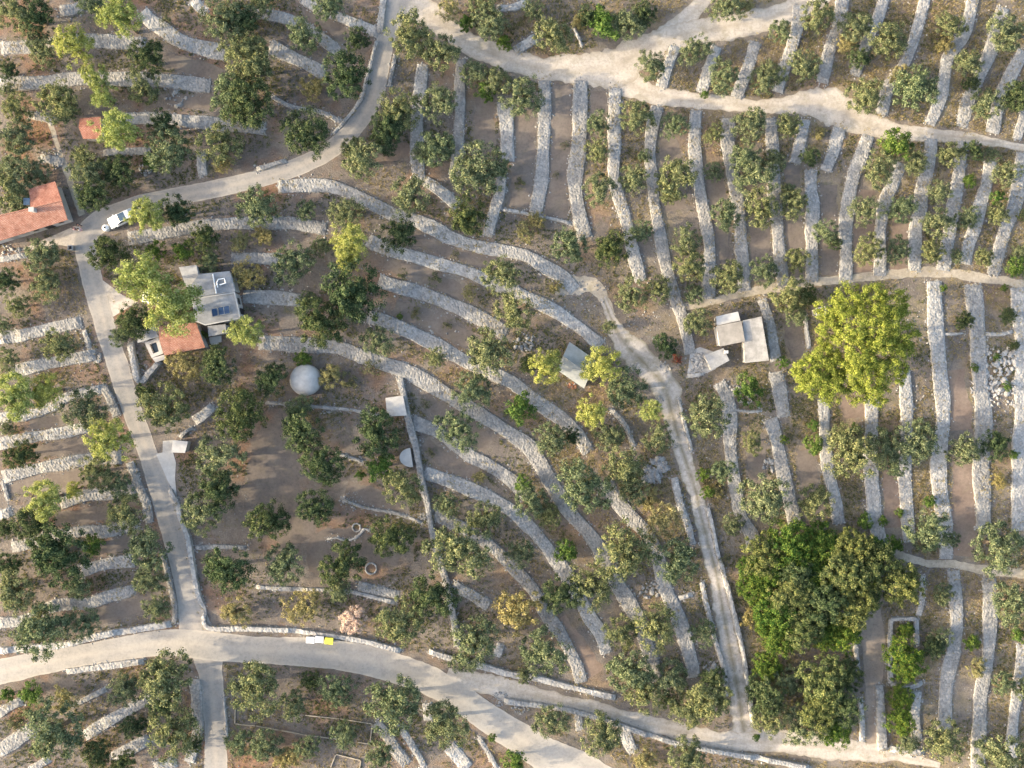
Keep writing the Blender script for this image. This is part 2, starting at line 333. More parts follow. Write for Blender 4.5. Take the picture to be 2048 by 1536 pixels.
for i, (mt, pts) in enumerate([
 ('tilled_red', [(1925,880,40),(1926,960,44),(1928,1040,44),(1922,1112,46)]), ('tilled_red', [(1783,945,34),(1785,1000,40),(1788,1055,34)]), ('tilled_red', [(1705,770,46),(1708,805,48),(1712,835,40)]), ('tilled_red', [(1908,740,40),(1916,800,44),(1922,860,40)]),
 ('tilled_brown', [(968,195,44),(968,250,46),(966,312,44)]), ('tilled_brown', [(1052,235,40),(1050,300,44),(1044,360,46),(1040,412,50)]), ('tilled_brown', [(1126,170,42),(1124,230,44),(1120,300,46),(1113,370,46),(1112,435,46)]), ('tilled_brown', [(1196,182,32),(1198,226,34)]),
 ('tilled_brown', [(560,850,60),(548,910,90),(556,975,110),(580,1040,100),(600,1085,70)]), ('tilled_brown', [(690,985,60),(740,1000,50),(800,1012,36)]), ('tilled_brown', [(640,1150,50),(660,1100,70),(720,1090,60),(800,1110,50)]),
 ('tilled_brown', [(70,905,22),(150,890,26),(240,878,22)]), ('tilled_brown', [(20,975,24),(120,960,30),(235,948,26)]), ('tilled_brown', [(110,1040,26),(190,1030,30),(262,1012,24)]), ('tilled_brown', [(190,1100,24),(270,1080,26)]), ('tilled_brown', [(90,1255,26),(190,1235,32),(300,1205,26)]), ('tilled_brown', [(60,850,20),(170,832,22)]),
 ('tilled_red', [(770,318,24),(795,305,30),(820,296,24)]), ('tilled_brown', [(340,120,26),(400,140,30),(455,150,24)]), ('tilled_brown', [(330,205,26),(420,205,28)]), ('tilled_brown', [(620,20,30),(680,60,34),(735,100,26)]),
 ('tilled_brown', [(820,470,26),(900,500,28),(1000,530,26)]), ('tilled_brown', [(770,525,26),(850,555,34),(940,590,30)]), ('tilled_brown', [(790,615,30),(870,645,36),(950,690,32)]), ('tilled_brown', [(850,800,30),(910,840,40),(980,890,36)]), ('tilled_brown', [(850,885,26),(890,920,34),(960,955,30)]),
 ('tilled_brown', [(1335,240,34),(1340,320,40),(1350,420,40)]), ('tilled_brown', [(1425,330,30),(1440,440,34),(1448,540,36)]), ('tilled_brown', [(1505,300,30),(1516,430,36),(1525,560,36)]), ('tilled_brown', [(1585,330,28),(1590,440,34),(1595,555,34)]), ('tilled_brown', [(1660,370,34),(1660,460,40),(1658,550,36)]),
 ('tilled_red', [(1735,380,36),(1728,460,40),(1726,545,40)]), ('tilled_red', [(1800,440,30),(1797,540,36)]), ('tilled_brown', [(1585,640,34),(1590,680,40),(1596,715,36)]), ('tilled_red', [(1115,1240,40),(1150,1290,44),(1190,1350,40)]), ('tilled_brown', [(1510,880,30),(1515,950,36),(1535,1040,36)]), ('tilled_brown', [(1610,900,36),(1618,960,40),(1630,1040,40)])]):
    ribbon('tilled_soil', pts, 40, M[mt], .0030 + .0001 * i, .16, 200 + i, 4)
patch('yard_slab', [(1373,757),(1381,702),(1400,694),(1428,704),(1432,738),(1408,748)], M['pale_concrete'], .02)

# ---------------------------------------------------------------- dry-stone walls
FOOT = []
def wall_mesh(name, pts, width, h, seed, rag=.05, step=.24):
    rng = random.Random(seed)
    k = 1 - h / H
    c, n, L, tot = catmull([(p[0], p[1]) for p in pts], step / S)
    wid = width * S; ncr = max(2, int(wid / .3)) + 1
    cx = sum(p.x for p in c) / len(c); cy = sum(p.y for p in c) / len(c); O = P(cx, cy, 0)
    v, f = [], []; ja = jb = 0; hz = rng.uniform(0, 6)
    for i, p in enumerate(c):
        ja = ja * .7 + rng.uniform(-1, 1) * rag * .7; jb = jb * .7 + rng.uniform(-1, 1) * rag
        Q = P(p.x, p.y, h) - O; nn = Vector((n[i].x, -n[i].y, 0)); d = Vector((nn.y, -nn.x, 0))
        ww = wid * (1 + .07 * math.sin(L[i] * .05 + hz) + .06 * math.sin(L[i] * .021 + 2 * hz))
        dip = max(.25, 1 - .75 * max(0, math.sin(L[i] * .016 + 3 * hz) * math.sin(L[i] * .043 + hz) - .72) / .28); hh = h * dip * min(1, .35 + min(i, len(c) - 1 - i) * step / 1.0)
        v.append(Q + nn * (-ww / 2 - .10 + ja)); v[-1].z = -.05
        for j in range(ncr):
            t = j / (ncr - 1); e = -ww / 2 + t * ww + (ja if j == 0 else 0) + (jb if j == ncr - 1 else 0)
            q = Q + nn * e + d * rng.uniform(-.05, .05)
            q.z = hh * (1 + .10 * math.sin(L[i] * .03 + hz)) + rng.gauss(0, .018) - (.06 if j in (0, ncr - 1) else 0)
            v.append(q)
        v.append(Q + nn * (ww / 2 + .10 + jb)); v[-1].z = -.05
        mask_disc(p.x, p.y, width * .5, 2)
        for sd in (-1, 1): FOOT.append((Q.x + O.x + sd * nn.x * ww / 2, Q.y + O.y + sd * nn.y * ww / 2))
        if i in (0, len(c) - 1): FOOT.extend([(Q.x + O.x + t * nn.x * ww / 2, Q.y + O.y + t * nn.y * ww / 2) for t in (-.8, -.5, -.2, .1, .4, .7) for _ in range(2)])
    m = ncr + 2
    for i in range(len(c) - 1):
        for j in range(m - 1): a = i * m + j; f.append((a, a + 1, a + m + 1, a + m))
    f.append(list(range(m))); f.append(list(range((len(c) - 1) * m, len(c) * m))[::-1])
    me = mesh_np(name, [tuple(q) for q in v], f)
    bm = bmesh.new(); bm.from_mesh(me); bmesh.ops.recalc_face_normals(bm, faces=bm.faces); bm.to_mesh(me); bm.free()
    return me, O, tot * S
ORD = ['', 'first', 'second', 'third', 'fourth', 'fifth', 'sixth', 'seventh', 'eighth', 'ninth', 'tenth', 'eleventh', 'twelfth', 'thirteenth', 'fourteenth', 'fifteenth', 'sixteenth', 'seventeenth', 'eighteenth', 'nineteenth', 'twentieth']
WALL_N = [0]
def stone_wall(pts, width, label, group=None, h=.30, mat='wall', name='terrace_wall', cat='stone wall', rag=.05):
    WALL_N[0] += 1
    me, O, L = wall_mesh(name, pts, width, h, 100 + WALL_N[0], rag)
    return tag(link(name, me, M[mat], None, O), label, cat, group, 'thing')
def wall_row(group, phrase, key, rows):
    rows = sorted(rows, key=lambda r: sum(p[key] for p in r[1]) / len(r[1]))
    for i, (w, pts) in enumerate(rows):
        L = sum(math.dist(pts[j], pts[j+1]) for j in range(len(pts)-1)) * S
        adj = 'long' if L > 22 else 'short' if L < 9 else 'mid-length'
        stone_wall(pts, w, f'{adj} grey dry-stone wall, {ORD[i+1]} from {"left" if key == 0 else "top"} {phrase}', group)

wall_row('terrace walls of the upper left grove', "among terraces left of the paved road's big bend", 1, [
 (28,[(283,22),(300,40),(325,57),(362,82),(412,97),(457,105)]), (26,[(0,95),(60,92),(155,80),(225,83),(290,88)]),
 (27,[(-6,165),(70,165),(150,157),(230,157),(325,160),(420,172)]), (24,[(240,236),(300,236),(360,240),(430,247),(530,256)]),
 (18,[(403,303),(402,325),(405,350)]), (13,[(205,305),(250,302),(300,301)]), (20,[(118,22),(150,17),(168,8)]),
 (18,[(385,-2),(398,12),(412,22)]), (20,[(500,25),(545,30),(587,42),(632,68),(676,102)]), (18,[(604,-2),(647,20),(687,37),(725,52),(758,66)]),
 (26,[(538,90),(570,107),(612,127),(648,146)]), (7,[(542,192),(582,212),(637,222),(682,242)]), (15,[(58,228),(82,233),(107,241)]), (14,[(78,315),(100,318),(125,325)])])
wall_row('terrace walls of the long row below the upper track', 'in the long row below the upper dirt track', 0, [
 (24,[(845,128),(840,180),(834,235),(833,285),(835,330),(840,360)]), (20,[(922,118),(919,162),(920,212),(917,275),(912,332),(905,352)]),
 (29,[(1010,205),(1014,260),(1014,322)]), (25,[(1089,160),(1089,225),(1088,275),(1085,337),(1079,384),(1070,430)]),
 (28,[(1161,160),(1160,225),(1158,287),(1151,350),(1152,390),(1160,434),(1171,476)]), (23,[(1231,175),(1229,237),(1229,300),(1228,350),(1239,396),(1254,446),(1266,501),(1276,539),(1283,562)]),
 (22,[(1315,212),(1306,250),(1300,300),(1304,350),(1311,414),(1321,471),(1329,514),(1339,554),(1354,604),(1364,634),(1374,671),(1381,708)]),
 (23,[(1393,220),(1391,262),(1390,300),(1394,337),(1401,384),(1410,434),(1419,484),(1419,534),(1418,598)]),
 (24,[(1458,235),(1456,287),(1464,337),(1474,391),(1481,446),(1484,509),(1490,581)]), (24,[(1541,235),(1546,300),(1548,350),(1550,396),(1555,446),(1558,489),(1563,534),(1567,571)]),
 (22,[(1611,238),(1602,282),(1591,326)]), (24,[(1622,339),(1623,384),(1627,409),(1624,459),(1625,509),(1625,562)]), (22,[(1680,255),(1668,300),(1652,341)]),
 (25,[(1738,270),(1723,312),(1708,350),(1698,404),(1692,459),(1693,509),(1693,560)]), (23,[(1803,325),(1790,362),(1778,384),(1771,409),(1763,446),(1762,496),(1761,551)]),
 (25,[(1863,277),(1861,312),(1851,355),(1843,391),(1842,421),(1833,446),(1831,496),(1831,541)]), (24,[(1928,282),(1921,325),(1916,375),(1911,399),(1901,459),(1893,504),(1888,541)]),
 (24,[(1983,322),(1973,375),(1963,404),(1951,454),(1938,489),(1932,528)]), (25,[(2047,305),(2038,362),(2031,409),(2013,454),(2001,496),(1987,549)])])
wall_row('slanting terrace walls of the upper right slope', 'in the slanting row above the upper dirt track', 0, [
 (20,[(1352,92),(1336,132),(1323,173)]), (20,[(1434,92),(1419,132),(1403,184)]), (21,[(1512,82),(1496,137),(1473,195)]),
 (22,[(1600,10),(1596,50),(1586,87),(1568,140),(1555,183)]), (24,[(1687,-8),(1678,50),(1663,87),(1653,130),(1645,165)]), (20,[(1770,-8),(1758,32),(1741,67),(1726,107),(1710,150)]),
 (22,[(1853,-8),(1840,42),(1828,82),(1816,115),(1796,150),(1776,178),(1765,228)]), (23,[(1948,-8),(1936,50),(1921,80),(1898,112),(1891,150),(1883,195),(1860,248)]),
 (24,[(2008,14),(1996,57),(1983,100),(1961,150),(1938,200),(1925,253)]), (24,[(2048,100),(2023,150),(2003,190),(1985,265)]), (18,[(2052,222),(2035,278)])])
wall_row('curving terrace walls of the central fan', 'in the curving central fan of terraces', 1, [
 (25,[(555,373),(612,370),(660,372),(702,386),(745,408),(787,428),(837,443),(875,460),(905,477),(962,494),(1010,502),(1050,510),(1086,531),(1124,553),(1150,580)]),
 (24,[(255,477),(325,466),(400,452),(470,446),(542,446),(587,446),(652,458)]), (24,[(735,480),(749,487),(790,503),(832,514),(882,529),(937,544),(964,556),(1020,580),(1066,600),(1110,622),(1140,643),(1165,660),(1202,692)]),
 (24,[(462,517),(512,516),(560,520)]), (27,[(757,560),(787,571),(837,584),(882,601),(937,624),(987,651),(1012,667)]), (28,[(485,593),(512,594),(562,596),(600,601)]),
 (26,[(735,634),(774,645),(824,666),(874,691),(922,718),(980,745),(1024,765),(1056,790),(1094,818),(1124,838),(1154,866),(1178,905)]),
 (28,[(517,684),(587,689),(640,692),(680,696),(722,712),(770,728),(812,742),(862,770),(902,795),(937,815),(987,845),(1024,870),(1054,890),(1076,920),(1096,955),(1116,988),(1138,1023),(1164,1052),(1188,1082),(1212,1120),(1236,1170),(1256,1202),(1274,1235),(1288,1275),(1300,1310),(1312,1365)]),
 (25,[(824,844),(862,858),(880,868),(910,890),(942,913),(982,933),(1024,962),(1056,992)]), (26,[(848,946),(887,958),(937,978),(987,1000),(1024,1022),(1055,1050),(1086,1085),(1108,1115),(1130,1145),(1155,1190),(1180,1235),(1200,1265),(1214,1308)]),
 (24,[(868,1028),(900,1045),(940,1065),(972,1085),(1000,1108),(1030,1140),(1066,1180),(1092,1228),(1118,1264),(1142,1307),(1156,1338),(1163,1366)]),
 (22,[(905,1172),(942,1190),(978,1212)]), (14,[(1002,1288),(992,1314)]), (27,[(1212,966),(1236,1005),(1262,1035),(1295,1070),(1318,1120),(1330,1175),(1349,1217),(1362,1252),(1374,1292),(1384,1327),(1388,1356)]),
 (8,[(1222,818),(1250,850),(1268,893)]), (22,[(848,360),(872,375),(900,398),(915,412)])])
wall_row('terrace walls left of the straight side road', 'in the terraces left of the straight side road', 1, [
 (10,[(-4,519),(25,514),(52,510)]), (22,[(-6,676),(50,669),(100,656),(162,644)]), (9,[(166,660),(173,678),(178,698)]), (22,[(18,746),(75,731),(125,721),(190,709)]),
 (18,[(-6,836),(45,832),(100,815),(137,793),(205,777)]), (22,[(-6,889),(62,875),(125,865),(178,854)]), (24,[(4,955),(62,940),(125,928),(180,918),(242,914)]),
 (26,[(118,1004),(175,990),(212,988),(272,979)]), (20,[(-5,1031),(8,1028),(22,1023)]), (22,[(22,1094),(50,1090),(100,1074),(160,1063),(212,1063),(276,1045)]), (24,[(158,1144),(212,1128),(268,1122)]),
 (22,[(-6,1247),(50,1240),(107,1212),(175,1207),(220,1192),(267,1181)]), (9,[(4,962),(9,980),(15,1002)])])
wall_row('terrace walls of the lower left plot', 'in the plot below the left main road', 1, [
 (18,[(-6,1430),(25,1410),(44,1403)]), (10,[(140,1413),(175,1397),(212,1379)]), (20,[(168,1473),(212,1445),(262,1417),(306,1391)]), (26,[(-6,1505),(37,1477),(67,1454)]),
 (22,[(223,1516),(262,1497),(297,1479)]), (14,[(60,1540),(97,1519)]), (20,[(308,1537),(352,1524)])])
wall_row('terrace walls below the narrow footpath', 'in the row below the narrow right-hand footpath', 0, [
 (18,[(1524,598),(1534,625),(1542,650),(1548,690),(1553,722)]), (26,[(1552,744),(1558,770),(1564,805),(1568,834)]), (25,[(1438,765),(1455,795),(1461,830),(1460,880),(1466,940),(1474,990),(1483,1035),(1504,1070),(1509,1100)]),
 (26,[(1541,838),(1550,865),(1558,900),(1565,935),(1575,980),(1584,1020),(1593,1060)]), (22,[(1648,798),(1650,850),(1653,893),(1655,930),(1663,965),(1672,1000),(1678,1048)]),
 (27,[(1745,798),(1744,850),(1742,900),(1743,950),(1748,1000),(1750,1040),(1760,1075),(1769,1092)]), (24,[(1810,740),(1812,770),(1815,830),(1813,880),(1810,940),(1813,990),(1816,1035),(1819,1085)]),
 (29,[(1870,562),(1871,609),(1873,659),(1878,709),(1883,768),(1887,805),(1887,850),(1881,893),(1878,930),(1881,980),(1888,1030),(1893,1068),(1893,1118)]),
 (31,[(1947,568),(1953,621),(1957,671),(1959,722),(1963,780),(1968,818),(1968,868),(1963,930),(1966,980),(1968,1018),(1968,1058)]),
 (28,[(2036,575),(2040,630),(2046,690),(2047,760),(2046,830),(2040,890),(2038,950),(2040,1062)]), (7,[(1610,628),(1614,660),(1619,697)])])
wall_row('terrace walls of the lower right corner', 'in the terraces of the lower right corner', 0, [
 (26,[(1908,1142),(1912,1200),(1914,1250),(1909,1300),(1900,1335),(1894,1370),(1891,1430),(1890,1460)]), (26,[(1980,1157),(1981,1250),(1977,1310),(1970,1350),(1963,1390),(1960,1450),(1956,1542)]),
 (22,[(2047,1290),(2042,1350),(2034,1400),(2027,1450),(2022,1542)]), (20,[(1834,1384),(1831,1430),(1834,1482)]), (10,[(1848,1152),(1845,1200),(1838,1232)])])
wall_row('terrace walls below the main road', "in the plot under the main road's descending bend", 0, [
 (20,[(752,1447),(774,1472),(792,1502),(814,1530)]), (12,[(799,1454),(819,1484),(837,1514),(848,1536)]), (24,[(897,1494),(912,1509),(934,1538)]), (8,[(957,1477),(977,1507),(994,1538)]),
 (18,[(854,1407),(857,1442)]), (14,[(1156,1430),(1160,1462)]), (18,[(1249,1457),(1256,1482),(1268,1506)])])
for pts, w, h, lab, mat in [
 ([(798,755),(807,790),(814,828),(822,863),(832,898),(838,935),(845,975),(855,1013),(863,1063),(873,1103),(884,1140),(894,1177),(904,1227),(912,1272),(914,1296)], 12, .8, 'tall narrow boundary wall running down from the flat white hut to the road', 'wall'),
 ([(753,80),(745,110),(732,160),(722,195),(707,220),(687,243),(664,266)], 6, .5, "thin stone kerb wall along the inside of the paved road's big bend", 'wall'),
 ([(767,-6),(763,30),(759,64)], 11, .5, 'pale kerb wall at the top edge, left of the paved road', 'rubble'),
 ([(789,112),(784,140),(777,172)], 7, .5, "thin kerb wall on the right of the paved road near its top end", 'wall'),
 ([(512,338),(540,330),(572,320)], 9, .5, 'short kerb wall just above the sunlit bend of the paved road', 'wall'),
 ([(-6,1303),(55,1298),(130,1290),(200,1272),(260,1262),(340,1249)], 12, .6, 'low pale wall along the top of the main road, left of the junction', 'rubble'),
 ([(322,1105),(332,1143),(340,1178),(349,1227),(345,1249)], 9, .5, 'kerb wall along the left of the side road above the junction', 'wall'),
 ([(337,980),(350,1005),(362,1043),(375,1080),(385,1138),(393,1185),(405,1220),(415,1256),(487,1258),(540,1260),(587,1263),(667,1273),(724,1283),(762,1293),(800,1303)], 9, .7, 'pale rubble wall bending round the garden corner at the road junction', 'rubble'),
 ([(857,1304),(907,1320),(972,1336),(1024,1350),(1074,1358),(1131,1373),(1179,1385),(1232,1396)], 11, .6, 'pale rubble wall along the upper edge of the spur road', 'rubble'),
 ([(1008,1403),(1050,1409),(1099,1415),(1150,1425),(1199,1438),(1249,1455),(1324,1480),(1386,1495),(1474,1511),(1536,1522),(1620,1538)], 9, .8, 'long retaining wall along the lower edge of the spur road', 'wall'),
 ([(130,1345),(200,1335),(285,1324)], 11, .5, 'low rubble wall along the bottom of the main road, left of the junction', 'rubble'),
 ([(388,1360),(392,1402),(394,1455),(384,1500),(376,1526)], 20, .5, 'broad grey stone bank on the left of the lower road', 'wall'),
 ([(447,1398),(451,1440),(454,1480)], 4, .4, 'thin pale kerb on the right of the lower road', 'rubble'),
 ([(1359,800),(1368,840),(1376,870),(1385,902)], 5, .5, 'short pale wall on the right of the gravel track, below the huts', 'rubble'),
 ([(1416,1016),(1429,1068),(1438,1113),(1450,1152),(1475,1252),(1491,1327),(1507,1449)], 7, .7, 'long pale wall along the right side of the gravel track', 'rubble'),
 ([(1349,956),(1361,1008),(1374,1043),(1387,1090)], 13, .5, 'whitish wall along the left of the gravel track, its middle stretch', 'rubble'),
 ([(1404,1165),(1419,1232),(1434,1292),(1449,1342),(1455,1394)], 8, .5, 'pale wall along the left of the gravel track, its lowest stretch', 'rubble'),
 ([(532,806),(575,808),(625,813),(697,820),(775,835)], 5, .35, 'low retaining edge between the white domed hut and the flat white hut', 'wall'),
 ([(675,908),(700,916),(727,924)], 5, .35, 'short low retaining edge left of the half-round stone platform', 'wall'),
 ([(685,1000),(727,1015),(795,1028),(843,1046)], 5, .35, 'low retaining edge crossing the garden above the stone swirl', 'wall'),
 ([(390,1096),(440,1094),(492,1096)], 7, .35, 'low retaining edge in the garden beside the side road', 'wall'),
 ([(512,1175),(560,1178),(612,1180),(650,1181),(712,1187),(752,1197),(790,1206)], 7, .35, 'lowest retaining edge of the garden, above the pink bush', 'rubble'),
 ([(655,1079),(672,1076),(690,1081),(707,1078),(718,1070),(728,1058),(738,1062)], 3, .3, 'thin curving line of white stones in the garden', 'rubble'),
 ([(1711,1277),(1714,1310),(1719,1340)], 8, .5, 'pale wall on the left of the brown farm track, upper stretch', 'wall'),
 ([(1723,1400),(1725,1440),(1726,1485)], 9, .5, 'pale wall on the left of the brown farm track, lower stretch', 'wall'),
 ([(1761,1372),(1763,1427),(1767,1504)], 15, .6, 'broad pale wall on the right of the brown farm track', 'rubble'),
 ([(1783,1368),(1782,1310),(1783,1250),(1783,1242),(1786,1239),(1794,1239),(1808,1239),(1824,1239),(1832,1240),(1834,1243),(1834,1252),(1836,1290)], 8, .5, 'pale angular wall framing the upper part of the walled enclosure', 'wall'),
 ([(1786,1371),(1818,1375),(1847,1366)], 8, .8, 'pale curved wall closing the bottom of the walled enclosure', 'wall'),
 ([(1781,1500),(1815,1502),(1850,1508)], 12, .5, 'short rubble wall at the bottom edge, right of the brown farm track', 'rubble'),
 ([(257,684),(265,721),(276,762),(300,742),(318,722)], 11, .9, 'pale wall round the small yard beside the side road', 'wall'),
 ([(387,842),(408,828),(424,812)], 20, .5, 'short pale stone bank in the garden above the roadside shed', 'rubble'),
 ([(358,876),(370,864),(384,856)], 7, .5, 'short grey stepped wall touching the pale roadside shed', 'wall'),
 ([(1030,101),(1050,88),(1072,74)], 18, .45, 'short grey wall inside the top loop of the dirt track', 'wall'),
 ([(992,14),(1024,13),(1054,3)], 13, .45, 'short pale wall at the top edge inside the dirt track loop', 'rubble'),
 ([(1146,52),(1155,68),(1164,90)], 4, .4, 'thin white stone line among trees in the dirt track loop', 'rubble'),
 ([(1888,668),(1908,668),(1928,666)], 3, .3, 'row of white stones left of the white rocky outcrop', 'rubble'),
 ([(1972,667),(2000,668),(2030,662)], 6, .4, 'jagged row of white stones above the white rocky outcrop', 'rubble'),
 ([(1358,1198),(1372,1194),(1386,1190)], 9, .4, 'very short pale wall crossing a terrace left of the gravel track', 'rubble'),
 ([(1376,751),(1392,750),(1408,746)], 7, .6, 'short white wall below the heap of white stones by the huts', 'rubble'),
 ([(1002,350),(999,385),(988,425),(974,472)], 20, .4, 'grey stone bank dropping towards the central fan from the bare plots', 'wall'),
 ([(1004,418),(1040,424),(1075,432),(1110,438),(1142,447)], 5, .4, 'thin pale wall closing the lower end of the bare plots', 'wall'),
 ([(716,1172),(750,1180),(798,1190)], 16, .2, 'wide low stony bank in the garden, up left of the narrow boundary wall foot', 'wall'),
 ([(203,772),(220,800),(233,832)], 16, .3, 'pale stony bank on the left of the side road, beside the upper left-edge terraces', 'wall'),
 ([(258,925),(273,965),(290,1005),(298,1046)], 15, .3, 'pale stony bank on the left of the side road, across from the concrete apron', 'wall'),
 ([(1448,815),(1490,823),(1525,822)], 4, .3, 'thin line of pale stones below the green fig bush', 'rubble')]:
    stone_wall(pts, w, lab, 'other stone walls', h, mat, 'stone_wall')

# ---------------------------------------------------------------- trees
def leaf_quads(rng, c, nrm, ln, wd):
    n = len(c); t = rng.normal(size=(n, 3)); t -= nrm * (t * nrm).sum(1, keepdims=True); t /= np.linalg.norm(t, axis=1, keepdims=True) + 1e-9
    b = np.cross(nrm, t); s = rng.uniform(.65, 1.35, (n, 1))
    v = np.empty((n, 4, 3)); v[:, 0] = c - t * ln * s; v[:, 1] = c + b * wd * s; v[:, 2] = c + t * ln * s; v[:, 3] = c - b * wd * s
    return v.reshape(-1, 3), np.arange(n * 4).reshape(-1, 4)
def make_crown(seed, Rr, zc, rz, lobes, puffs, per, pr, leaf, flat=.0, spread=.55, lobe_r=.52):
    rng = np.random.default_rng(seed); cs, ns = [], []
    th0 = rng.uniform(0, 6.28); L = []
    for i in range(lobes):
        th = th0 + i * 6.283 / lobes + rng.uniform(-.35, .35); rr = Rr * spread * rng.uniform(.75, 1.15)
        L.append((rr * math.cos(th), rr * math.sin(th), zc + rng.uniform(-.35, .3) * rz, Rr * lobe_r * rng.uniform(.75, 1.12)))
    L.append((rng.uniform(-.12, .12) * Rr, rng.uniform(-.12, .12) * Rr, zc + rz * .38, Rr * .46))
    for i in range(puffs):
        lx, ly, lz, lr = L[int(rng.integers(len(L)))]
        d = rng.normal(size=3); d[2] = abs(d[2]) * .9 + .05 if rng.random() < .8 else d[2]; d /= np.linalg.norm(d)
        k = rng.uniform(.55, 1.02)
        p = np.array([lx, ly, lz]) + d * np.array([lr, lr, lr * rz / Rr * 1.05]) * k
        n = int(per * rng.uniform(.6, 1.3)); u = rng.normal(size=(n, 3)); u[:, 2] += .3; u /= np.linalg.norm(u, axis=1, keepdims=True)
        q = p + u * (pr * rng.uniform(.7, 1.3)) * rng.uniform(.35, 1.05, (n, 1)) * np.array([1, 1, .8])
        nn = u * .8 + d * .5 + rng.normal(size=(n, 3)) * .45; nn /= np.linalg.norm(nn, axis=1, keepdims=True)
        cs.append(q); ns.append(nn)
    c = np.concatenate(cs); n = np.concatenate(ns); c[:, 2] = np.maximum(c[:, 2], .12)
    v, f = leaf_quads(rng, c, n, leaf, leaf * .55)
    return mesh_np('crown', v, f)
def make_trunk(seed, h, r, reach, limbs=4):
    rng = random.Random(seed); m = MB()
    top = (rng.uniform(-.15, .15), rng.uniform(-.15, .15), h * .5)
    m.tube([(0, 0, -.15), (rng.uniform(-.05, .05), 0, h * .22), top], [r * 1.5, r * 1.05, r * .85], 8)
    for i in range(limbs):
        a = 6.283 * i / limbs + rng.uniform(-.4, .4); e = reach * rng.uniform(.6, 1)
        m.tube([(top[0], top[1], top[2] - .08), (math.cos(a) * e * .45, math.sin(a) * e * .45, h * .75), (math.cos(a) * e, math.sin(a) * e, h * 1.05)], [r * .6, r * .38, r * .12], 6)
    me = mesh_np('trunk', m.v, m.f); return me
#        R    zc   rz  lobes puffs per  pr   leaf spread lobe variants
SPEC = {'o': (2.9, 2.6, 1.9, 7, 120, 74, .44, .10, .48, .58, 7), 'd': (3.3, 3.4, 2.7, 7, 140, 85, .48, .105, .44, .64, 5), 'c': (4.2, 4.0, 2.8, 8, 190, 85, .52, .12, .48, .60, 4),
        'v': (3.8, 3.4, 2.6, 8, 165, 85, .56, .12, .50, .60, 3), 'g': (1.9, 1.6, 1.3, 6, 70, 60, .38, .095, .46, .60, 4), 'y': (3.0, 5.0, 2.5, 7, 125, 80, .50, .105, .48, .60, 4),
        'w': (2.2, 1.5, 1.1, 7, 85, 70, .36, .085, .48, .56, 4), 's': (1.2, .7, .6, 5, 28, 36, .26, .065, .5, .5, 3), 'k': (2.6, 1.7, 1.3, 7, 120, 70, .36, .09, .45, .55, 1), 'r': (1.0, .8, .6, 4, 30, 36, .28, .075, .5, .5, 1)}
KIND = {'o': ('olive_tree', 'tree', 'grey-green olive tree'), 'd': ('carob_tree', 'tree', 'dark dense evergreen tree'), 'c': ('carob_tree', 'tree', 'tall olive-green grove tree'),
        'v': ('evergreen_tree', 'tree', 'glossy vivid dark-green tree'), 'g': ('green_bush', 'bush', 'bright green leafy bush'), 'y': ('almond_tree', 'tree', 'yellow-green sunlit tree'),
        'w': ('dry_shrub', 'shrub', 'dry ochre shrub'), 's': ('low_shrub', 'shrub', 'low sparse weedy shrub'), 'k': ('pink_bush', 'bush', 'pale pink feathery bush beside the dumpsters'), 'r': ('flowering_shrub', 'shrub', 'red flowering shrub'),
        'p': ('pine_tree', 'tree', 'pine')}
GROUP = {'o': 'olive trees on the terraces', 'd': 'dark evergreen trees', 'c': 'trees of the dense grove', 'v': 'glossy evergreen trees', 'g': 'green bushes', 'y': 'yellow-green trees', 'w': 'dry shrubs', 's': 'low shrubs'}
CR, TK = {}, {}
for k, (Rr, zc, rz, lb, pf, pe, pr, lf, sp, lr, nv) in SPEC.items():
    CR[k] = [make_crown(97 * ord(k) + 17 * i, Rr, zc, rz, lb, pf, pe, pr, lf, 0, sp, lr) for i in range(nv)]
    TK[k] = [make_trunk(31 * i + ord(k), zc + rz * .2, .055 * Rr + .04, Rr * .6) for i in range(2)]
    for me in CR[k]: me.materials.append(M['leaf_' + k])
    for me in TK[k]: me.materials.append(M['bark'])
LANDMARK = [(70, 425, 'the long red-roofed house'), (180, 255, 'the small orange-roofed shed'), (240, 438, 'the white parked car'), (425, 595, 'the solar-panelled grey house'), (365, 680, 'the orange-roofed outbuilding'),
 (610, 762, 'the white domed hut'), (795, 812, 'the flat white hut'), (818, 913, 'the half-round stone platform'), (360, 892, 'the pale roadside shed'), (640, 1279, 'the dumpsters'), (405, 1300, 'the main road junction'),
 (1150, 730, 'the grey gabled hut'), (1460, 657, 'the beige-roofed hut'), (1737, 680, 'the giant yellow-green pine'), (1240, 130, "the upper dirt track's fork"), (790, 10, "the paved road's top end"), (705, 262, "the paved road's bend"),
 (1995, 750, 'the white rocky outcrop'), (1810, 1310, 'the walled enclosure'), (1680, 212, "the upper dirt track's widening"), (742, 1137, 'the white stone ring'), (1490, 1460, "the gravel track's lower end"), (670, 1455, 'the thin garden kerb'),
 (2048, 0, "the photo's top right corner"), (0, 1536, "the photo's bottom left corner"), (2048, 1536, "the photo's bottom right corner"), (0, 0, "the photo's top left corner"), (0, 768, "the left edge's middle"), (2048, 768, "the right edge's middle"),
 (1024, 768, "the photo's centre"), (2048, 290, "the dirt track's right end"), (1024, 1536, "the bottom edge's middle"), (1512, 0, "the top edge's three-quarter point")]
DIRS = ['right of', 'upper right of', 'above', 'upper left of', 'left of', 'lower left of', 'below', 'lower right of']
